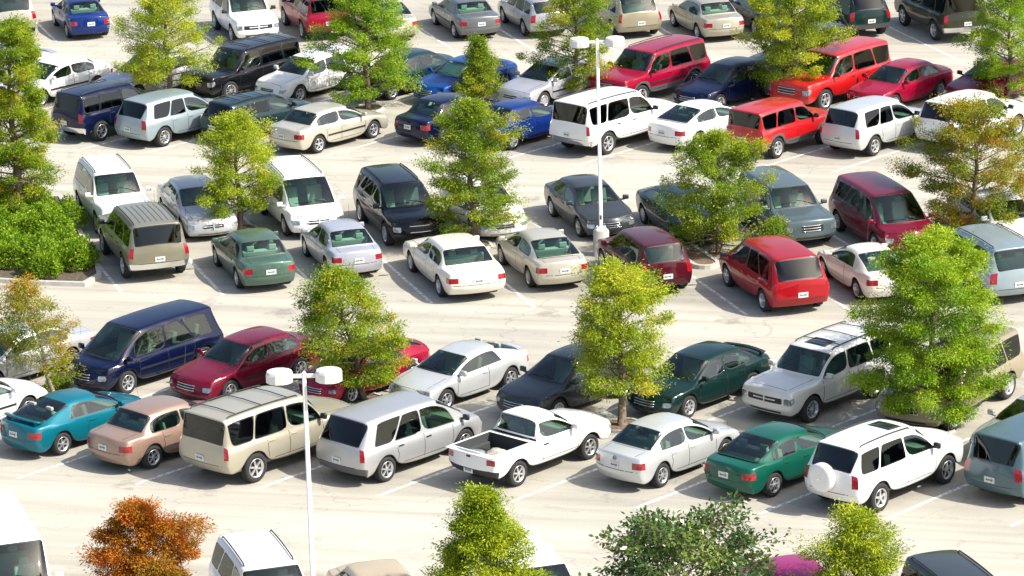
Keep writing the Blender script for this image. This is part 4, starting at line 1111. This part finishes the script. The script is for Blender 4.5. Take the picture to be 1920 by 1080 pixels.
def leaf_mesh(name, pos, dirs, nrm, ln, wd, tone):
    """many small folded leaf faces; numpy arrays"""
    n = len(pos)
    side = np.cross(dirs, nrm); side /= (np.linalg.norm(side, axis=1, keepdims=True) + 1e-9)
    nr = np.cross(side, dirs)
    L_ = ln[:, None]; W_ = wd[:, None]
    v0 = pos; v1 = pos + dirs * L_ * 0.5 + side * W_ * 0.5; v2 = pos + dirs * L_ - nr * L_ * 0.15; v3 = pos + dirs * L_ * 0.5 - side * W_ * 0.5
    co = np.stack([v0, v1, v2, v3], 1).reshape(-1, 3)
    me = bpy.data.meshes.new(name)
    me.vertices.add(4 * n); me.vertices.foreach_set('co', co.ravel().astype(np.float32))
    me.loops.add(4 * n); me.loops.foreach_set('vertex_index', np.arange(4 * n, dtype=np.int32))
    me.polygons.add(n); me.polygons.foreach_set('loop_start', np.arange(0, 4 * n, 4, dtype=np.int32))
    me.update(calc_edges=True)
    at_ = me.attributes.new('tone', 'FLOAT', 'FACE'); at_.data.foreach_set('value', np.clip(tone, 0, 1).astype(np.float32))
    return me

def tree(name, label, cat, group, base, Ht, Rc, zc, kind='green', seed=1, n=13000, shape='cone', thin=1.0, bark=None, leafL=0.080, leafW=0.029, lean=(0, 0), trunk_r=None):
    """tapered trunk with limbs; leaf sprays carried by the limbs, crown from height zc to Ht with radius Rc"""
    rs = np.random.RandomState(seed); rn = random.Random(seed)
    root = bpy.data.objects.new(name, None); COL.objects.link(root); root.location = base; root.empty_display_size = 0.5
    tag(root, label, cat, group)
    bm = bmesh.new(); tr = trunk_r or 0.035 + 0.014 * Ht
    wob = [Vector((0.06 * math.sin(i * 1.7 + seed) + lean[0] * i / 6, 0.06 * math.cos(i * 1.3 + seed) + lean[1] * i / 6, Ht * 0.94 * i / 6)) for i in range(7)]
    wob[0] = Vector((0, 0, 0))
    tube(bm, wob, [tr * 1.25, tr, tr * .9, tr * 0.72, tr * 0.5, tr * 0.3, tr * 0.1], 8)
    link('trunk', bm_mesh('trunk', bm), [bark or BARK], root)
    def prof(t):
        if shape == 'cone': return (1 - t) ** 0.75 * (0.55 + 0.45 * min(1, t / 0.18)) + 0.06
        if shape == 'round': return math.sqrt(max(0.0, 1 - (2 * t - 0.85) ** 2 / 1.35)) if abs(2 * t - .85) < 1.16 else 0.1
        return (1 - abs(2 * t - 0.75) ** 2.4 * 0.42) * (1 if t < 0.72 else math.sqrt(max(0, 1 - ((t - 0.72) / 0.30) ** 2)) * 0.85 + 0.15)
    bm = bmesh.new(); segs = []
    nb = int(46 * (0.7 + 0.12 * Ht))
    off = rn.uniform(0, 6)
    for i in range(nb):
        t = (i + rn.random()) / nb
        t = t ** 0.9
        z = zc + (Ht * 0.97 - zc) * t
        f = z / (Ht * 0.94) * 6; k = min(5, int(f)); p0 = wob[k].lerp(wob[k + 1], min(1, f - k))
        an = off + i * 2.399 + rn.uniform(-.4, .4)
        lobe = 1 + 0.20 * math.sin(an * 2 + seed) + 0.14 * math.sin(an * 3 + t * 9 + seed)
        ln = Rc * prof(t) * rn.uniform(0.70, 1.12) * lobe
        if ln < 0.1: ln = 0.1
        up = lerp(0.10, 0.75, t) + rn.uniform(-.12, .15)
        d = Vector((math.cos(an), math.sin(an), up)).normalized()
        st = p0 - Vector((0, 0, min(0.35, ln * up * 0.8)))
        pts = [st, st + d * ln * 0.55, st + d * ln * 0.85 + Vector((0, 0, -0.02 * ln)), st + Vector((d.x, d.y, d.z * 0.8)) * ln]
        rb = max(0.008, tr * 0.38 * (1 - t * 0.7))
        tube(bm, pts, [rb, rb * 0.6, rb * 0.35, rb * 0.12], 5, cap=False)
        segs.append((pts[0], pts[1], 0.25, ln)); segs.append((pts[1], pts[3], 1.0, ln))
        for q in range(int(3 + ln * 3)):
            s = rn.uniform(0.3, 1.0); o = st + d * ln * s
            an2 = an + rn.choice((-1, 1)) * rn.uniform(0.5, 1.3); l2 = ln * rn.uniform(0.22, 0.42) * (1.15 - s * 0.5)
            d2 = Vector((math.cos(an2), math.sin(an2), rn.uniform(-0.15, 0.55))).normalized()
            e = o + d2 * l2
            tube(bm, [o, e], [rb * 0.35, rb * 0.1], 4, cap=False)
            segs.append((o, e, 1.0, l2 * 1.6))
    link('limb', bm_mesh('limb', bm), [bark or BARK], root)
    # puffs of foliage around twig ends
    puffs = [(s_[0].lerp(s_[1], rn.uniform(0.25 if q_ % 3 == 0 else 0.6, 1.0)), s_[1] - s_[0]) for q_, s_ in enumerate(segs) if s_[2] > 0.5]
    n = int(n * thin * (3.4 if leafL < 0.1 else 2.5)); npf = len(puffs)
    pc = np.array([p[0] for p in puffs]); pd = np.array([p[1] for p in puffs]); pd /= np.linalg.norm(pd, axis=1, keepdims=True) + 1e-9
    keep = rs.uniform(0, 1, npf) < 0.62
    ws = rs.uniform(0.4, 1.6, npf) * keep; ws /= ws.sum()
    idx = rs.choice(npf, n, p=ws)
    sig = (0.082 + 0.037 * Rc) * rs.uniform(0.6, 1.35, npf)
    dv = rs.normal(0, 1, (n, 3)); rad = rs.uniform(0.25, 1.25, n) ** 0.6
    dv = dv / (np.linalg.norm(dv, axis=1, keepdims=True) + 1e-9) * rad[:, None] * 1.5
    pos = pc[idx] + dv * sig[idx][:, None] * np.array([1.15, 1.15, 0.75]) + pd[idx] * (rs.normal(0, 0.9, n) * sig[idx])[:, None]
    pos[:, 2] = np.maximum(pos[:, 2], 0.15)
    dr = pd[idx] * 0.6 + dv * 0.55 + rs.normal(0, 0.5, (n, 3)); dr[:, 2] -= 0.15
    dr /= np.linalg.norm(dr, axis=1, keepdims=True)
    nr = rs.normal(0, 0.6, (n, 3)); nr[:, 2] += 1.0
    segtone = rs.normal(0.5, 0.13, npf)[idx]
    ph = rs.uniform(0, 6, 3)
    patch = 0.15 * np.sin(pos[:, 0] * 1.9 + ph[0]) * np.sin(pos[:, 2] * 1.7 + ph[1]) + 0.09 * np.sin(pos[:, 1] * 2.3 + ph[2])
    tone = segtone + patch + rs.normal(0, 0.13, n)
    me = leaf_mesh('foliage', pos, dr, nr, leafL * rs.uniform(0.6, 1.3, n), leafW * rs.uniform(0.7, 1.3, n), tone)
    link('crown', me, [LEAF[kind]], root)
    return root

GT = 'small trees planted in the parking lot'
def T(px, py, wpx, hpx, topy, kind, label, seed, shape='cone', n=13000, well=True, cpx=None, **k):
    """tree standing at photo position px,py with crown width wpx and crown top at topy, crown height hpx"""
    b = at(px, py, 0.0)
    dist = (b - Vector((0, 0, CH))).length; s = FPX / dist
    Ht = (py - topy) / (s * math.cos(PIT)); zc = (py - topy - hpx) / (s * math.cos(PIT)); Rc = wpx / 2 / s
    if well: island('tree_well', diamond(b, 0.62), hk=0.08, fillz=0.05, kw=0.10)
    b.z = 0.05 if well else 0.0
    lean = (0, 0) if cpx is None else ((cpx - px) / s * 1.1, 0)
    return tree('small_tree', label, 'tree', GT, b, Ht, Rc, max(0.3, zc), kind, seed, n, shape, lean=lean, **k)
#TREES
T(36, 418, 178, 345, 35, 'olive', 'large green and orange tinted tree filling the left edge above the shrubs', 11, shape='round', n=34000, well=False)
T(318, 192, 175, 180, -25, 'yellow', 'yellow green tree at the top left in front of the white SUV', 12, shape='oval')
T(690, 205, 165, 215, -30, 'green', 'tall dense bright green tree at the top centre left', 13, shape='oval', n=17000)
T(902, 195, 85, 112, 70, 'olive', 'slender small tree with a pointed green top in front of the bright blue sedan', 14, n=5500)
T(1082, 185, 142, 190, -25, 'olive', 'open yellow green tree behind the heads of the upright lamp post', 15, shape='oval', thin=0.85)
T(1488, 192, 185, 205, -40, 'yellow', 'tall dense yellow green tree at the top between the navy sedan and red SUV', 16, shape='oval', n=18000)
T(1892, 196, 165, 205, -30, 'green', 'dark green tree at the top right corner', 17, shape='oval', n=15000)
T(450, 432, 150, 190, 212, 'yellow', 'small round yellow green tree between the silver sedan and white minivan', 18, shape='oval', n=12000)
T(888, 462, 175, 245, 182, 'olive', 'ragged olive tree with brown tints in the middle of the lot', 19, n=15000, shape='oval')
T(1348, 478, 190, 225, 245, 'olive', 'wide grey green tree right of the upright lamp post', 20, shape='oval', thin=0.95, n=15000)
T(1828, 448, 220, 245, 190, 'mixed', 'rust and green tree at the right behind the ice blue minivan', 21, shape='round', n=19000)
T(100, 738, 140, 175, 520, 'mixed', 'thin open tree with yellow brown leaves at the left edge', 22, shape='oval', thin=0.34, cpx=58, trunk_r=0.05, bark=BARKG)
T(682, 752, 200, 215, 500, 'olive', 'leafy tree left of the silver coupe by the lower lamp post', 23, shape='oval', n=12500, cpx=642)
T(1166, 800, 215, 250, 488, 'yellow', 'round crowned green tree on a bare trunk behind the light silver sedan', 24, shape='round', n=14500)
T(1750, 806, 268, 350, 425, 'green', 'largest bright green tree beside the light silver SUV at the right', 25, shape='oval', n=36000)
T(275, 1215, 190, 285, 935, 'rust', 'rusty orange tree at the lower left behind the white SUV', 26, shape='oval', n=20000)
T(912, 1215, 245, 300, 905, 'yellow', 'conical yellow green tree at the bottom centre', 27, shape='cone', n=20000)
T(1605, 1215, 275, 265, 945, 'yellow', 'feathery pale yellow tree at the bottom right', 28, shape='cone', n=13000, thin=0.8)
# glossy leaved tree
bT = at(1275, 1222, 0)
tree('glossy_leaved_tree', 'dark glossy broad leaved tree at the bottom right of centre', 'tree', GT, bT, 3.15, 2.15, 0.6, 'glossy', 31, 5200, 'round', leafL=0.145, leafW=0.07, bark=BARKG)

# ------------------------------------------------------------ shrub bed on the left island
c0 = at(192, 520); c1 = at(160, 538); c2 = at(60, 535); c3 = at(-160, 520); c4 = at(-160, 372); c5 = at(118, 372); c6 = at(150, 430); c7 = at(185, 490)
island('planting_bed', [(p.x, p.y) for p in (c3, c2, c1, c0, c7, c6, c5, c4)], fill=SOIL, kw=0.17)
def shrub_bed():
    rs = np.random.RandomState(5)
    poly = [at(-140, 512, 0), at(40, 527, 0), at(150, 524, 0), at(168, 484, 0), at(140, 435, 0), at(96, 400, 0), at(-140, 395, 0)]
    def inside(x, y):
        c = False; j = len(poly) - 1
        for i in range(len(poly)):
            if (poly[i].y > y) != (poly[j].y > y) and x < (poly[j].x - poly[i].x) * (y - poly[i].y) / (poly[j].y - poly[i].y) + poly[i].x: c = not c
            j = i
        return c
    x0, x1 = min(p.x for p in poly), max(p.x for p in poly); y0, y1 = min(p.y for p in poly), max(p.y for p in poly)
    k = 0; tries = 0; placed = []
    while k < 40 and tries < 9000:
        tries += 1
        x, y = rs.uniform(x0, x1), rs.uniform(y0, y1)
        if not inside(x, y) or any((x - a) ** 2 + (y - b) ** 2 < 0.58 ** 2 for a, b in placed): continue
        placed.append((x, y)); k += 1
    for k, (x, y) in enumerate(placed):
        n = 2300; r_ = rs.uniform(0.52, 0.68); hh = rs.uniform(0.62, 0.85)
        d = rs.normal(0, 1, (n, 3)); d /= np.linalg.norm(d, axis=1, keepdims=True); d[:, 2] = np.abs(d[:, 2])
        rad = rs.uniform(0.6, 1.05, n) ** 0.5
        lump = 1 + 0.12 * np.sin(d[:, 0] * 7 + k) + 0.12 * np.sin(d[:, 1] * 8 + k * 2)
        pos = d * (rad * lump)[:, None] * np.array([r_, r_, hh]) + np.array([0, 0, 0.08])
        dr = d + rs.normal(0, 0.6, (n, 3)); dr /= np.linalg.norm(dr, axis=1, keepdims=True)
        nr = rs.normal(0, 0.5, (n, 3)); nr[:, 2] += 1
        me = leaf_mesh('leaves', pos, dr, nr, 0.10 * rs.uniform(.6, 1.3, n), 0.05 * rs.uniform(.7, 1.3, n), rs.normal(0.55, 0.2, n) + 0.15 * (rad - 0.9))
        root = bpy.data.objects.new('shrub', None); COL.objects.link(root); root.location = (x, y, 0.10)
        tag(root, 'low bright green shrub in the kerbed bed under the large tree on the left', 'shrub', 'clipped green shrubs in the left bed')
        link('foliage', me, [LEAF['shrub']], root)
        bm = bmesh.new()
        for q in range(5):
            a = q * 1.256 + k; tube(bm, [(0, 0, -0.03), (math.cos(a) * r_ * .35, math.sin(a) * r_ * .35, hh * .5), (math.cos(a) * r_ * .6, math.sin(a) * r_ * .6, hh * .85)], [0.016, 0.011, 0.005], 4)
        link('stem', bm_mesh('stem', bm), [BARK], root)
shrub_bed()
# small bush at the foot of the thin tree
def bush(px, py, r_, kind, label, seed):
    rs = np.random.RandomState(seed); n = 1300
    d = rs.normal(0, 1, (n, 3)); d /= np.linalg.norm(d, axis=1, keepdims=True); d[:, 2] = np.abs(d[:, 2])
    pos = d * (rs.uniform(0.3, 1.05, n) ** 0.6)[:, None] * r_
    dr = d + rs.normal(0, 0.6, (n, 3)); dr /= np.linalg.norm(dr, axis=1, keepdims=True)
    nr = rs.normal(0, 0.5, (n, 3)); nr[:, 2] += 1
    me = leaf_mesh('leaves', pos, dr, nr, 0.09 * rs.uniform(.6, 1.3, n), 0.035 * rs.uniform(.7, 1.3, n), rs.normal(0.5, 0.2, n))
    root = bpy.data.objects.new('small_bush', None); COL.objects.link(root); root.location = at(px, py, 0) + Vector((0, 0, 0.05))
    tag(root, label, 'bush')
    link('foliage', me, [LEAF[kind]], root)
    bm = bmesh.new()
    for q in range(4): a = q * 1.57; tube(bm, [(0, 0, -0.04), (math.cos(a) * r_ * .6, math.sin(a) * r_ * .6, r_ * .7)], [0.012, 0.004], 4)
    link('stem', bm_mesh('stem', bm), [BARK], root)
bush(108, 728, 0.34, 'yellow', 'small yellow green bush at the foot of the thin tree on the left', 3)
bush(1205, 806, 0.0001 + 0.22, 'yellow', 'tiny bush at the foot of the round crowned tree on a bare trunk', 4) if False else None

# kerbed island stall right of the wine sedan
def stall_island(px, py, row, ln, wd):
    b = at(px, py, 0); hd = R(HD[row]); d = Vector((math.cos(hd), math.sin(hd), 0)); s = Vector((-d.y, d.x, 0))
    pts = []
    for a in np.linspace(math.pi / 2, 3 * math.pi / 2, 9): pts.append(b + d * (wd / 2 * math.cos(a)) + s * (wd / 2 * math.sin(a)))
    pts += [b + d * ln - s * wd / 2, b + d * ln + s * wd / 2]
    island('tree_island', [(p.x, p.y) for p in pts])
stall_island(1322, 498, 'F', 3.0, 0.95)

# wheel stops
def wheel_stop(px, py, head, label):
    bm = bmesh.new()
    pr = [(-0.08, 0), (-0.06, 0.10), (0.06, 0.10), (0.08, 0)]
    e = [[bm.verts.new((x, y, z)) for x, z in pr] for y in (-0.85, -0.8, 0.8, 0.85)]
    for v in e[0] + e[3]: v.co.z *= 0.85
    for a, b in zip(e, e[1:]):
        for j in range(3): bm.faces.new((a[j], a[j + 1], b[j + 1], b[j]))
    bm.faces.new(e[0]); bm.faces.new(e[-1][::-1])
    bmesh.ops.recalc_face_normals(bm, faces=bm.faces)
    o = link('wheel_stop', bm_mesh('wheel_stop', bm), [KERB]); o.location = at(px, py, 0); o.rotation_euler = (0, 0, R(head))
    tag(o, label, 'wheel stop', 'concrete wheel stops')
wheel_stop(210, 30, B_, 'pale concrete wheel stop right of the bright blue sedan')
wheel_stop(518, 30, B_, 'pale concrete wheel stop right of the white SUV in the farthest row')

# ------------------------------------------------------------ lamp posts
LAMPW = mat('lamp_white', (0.74, 0.73, 0.68), 0.45, coat=0.2, noise=0.10, nscale=6)
LENS = mat('lamp_lens', (0.55, 0.56, 0.55), 0.2, coat=0.6)
def lamp_post(base, ht, label, yaw=0, foot=True):
    root = bpy.data.objects.new('lamp_post', None); COL.objects.link(root); root.location = base; root.rotation_euler = (0, 0, yaw)
    tag(root, label, 'lamp post', 'white twin headed lamp posts')
    bm = bmesh.new(); tube(bm, [(0, 0, 0), (0, 0, 0.80), (0, 0, 0.84)], [0.25, 0.25, 0.21], 20)
    link('footing', bm_mesh('footing', bm), [KERB], root)
    bm = bmesh.new(); box(bm, (0, 0, 0.855), (0.34, 0.34, 0.03), 0, None, 0.005)
    box(bm, (0, 0, 0.90), (0.20, 0.20, 0.07), 0, None, 0.01)
    link('base_plate', bm_mesh('base_plate', bm), [LAMPW], root)
    bm = bmesh.new()
    for sx in (-1, 1):
        for sy in (-1, 1): tube(bm, [(sx * .13, sy * .13, .84), (sx * .13, sy * .13, .93)], 0.018, 6)
    link('anchor_bolt', bm_mesh('anchor_bolt', bm), [CHROME], root)
    bm = bmesh.new(); tube(bm, [(0, 0, 0.86), (0, 0, ht)], [0.062, 0.048], 14)
    tube(bm, [(0, 0, ht), (0, 0, ht + 0.05)], [0.055, 0.02], 14)
    link('pole', bm_mesh('pole', bm), [LAMPW], root)
    bm = bmesh.new(); box(bm, (0, -0.064, 1.25), (0.07, 0.012, 0.14), 0, None, 0.004)
    link('hand_hole_cover', bm_mesh('hand_hole_cover', bm), [GREYP], root)
    for s in (-1, 1):
        bm = bmesh.new(); box(bm, (s * 0.17, 0, ht - 0.06), (0.26, 0.07, 0.09), 0, None, 0.012)
        link('arm', bm_mesh('arm', bm), [LAMPW], root)
        bm = bmesh.new()
        # eight sided shoebox head
        r1, zz = 0.29, ht - 0.05
        rings = []
        for rr, z in ((0.19, 0.14), (0.265, 0.12), (r1, 0.06), (r1, -0.13), (r1 - 0.02, -0.14)):
            rings.append([bm.verts.new((s * 0.555 + rr * math.cos(a) * 1.06, rr * math.sin(a), zz + z)) for a in [math.pi * 2 * (k + .5) / 12 for k in range(12)]])
        for a, b in zip(rings, rings[1:]):
            for k in range(12): bm.faces.new((a[k], a[(k + 1) % 12], b[(k + 1) % 12], b[k]))
        bm.faces.new(rings[0])
        bmesh.ops.recalc_face_normals(bm, faces=bm.faces)
        hd = link('lamp_head', bm_mesh('lamp_head', bm), [LAMPW], root)
        bm = bmesh.new(); f = bm.faces.new([bm.verts.new((s * 0.555 + (r1 - .02) * math.cos(a) * 1.06, (r1 - .02) * math.sin(a), zz - 0.135)) for a in [-math.pi * 2 * (k + .5) / 12 for k in range(12)]])
        link('lens', bm_mesh('lens', bm), [LENS], hd)
lp1 = at(1128, 478, 0)
lamp_post(lp1, 6.95, 'white twin headed lamp post with concrete footing beside the dark wine SUV')
# second post stands one bay nearer; only its upper part shows
top = at(570, 700, 7.0)
lamp_post(Vector((top.x, top.y, 0)), 7.0, 'white twin headed lamp post in front of the beige full size SUV')
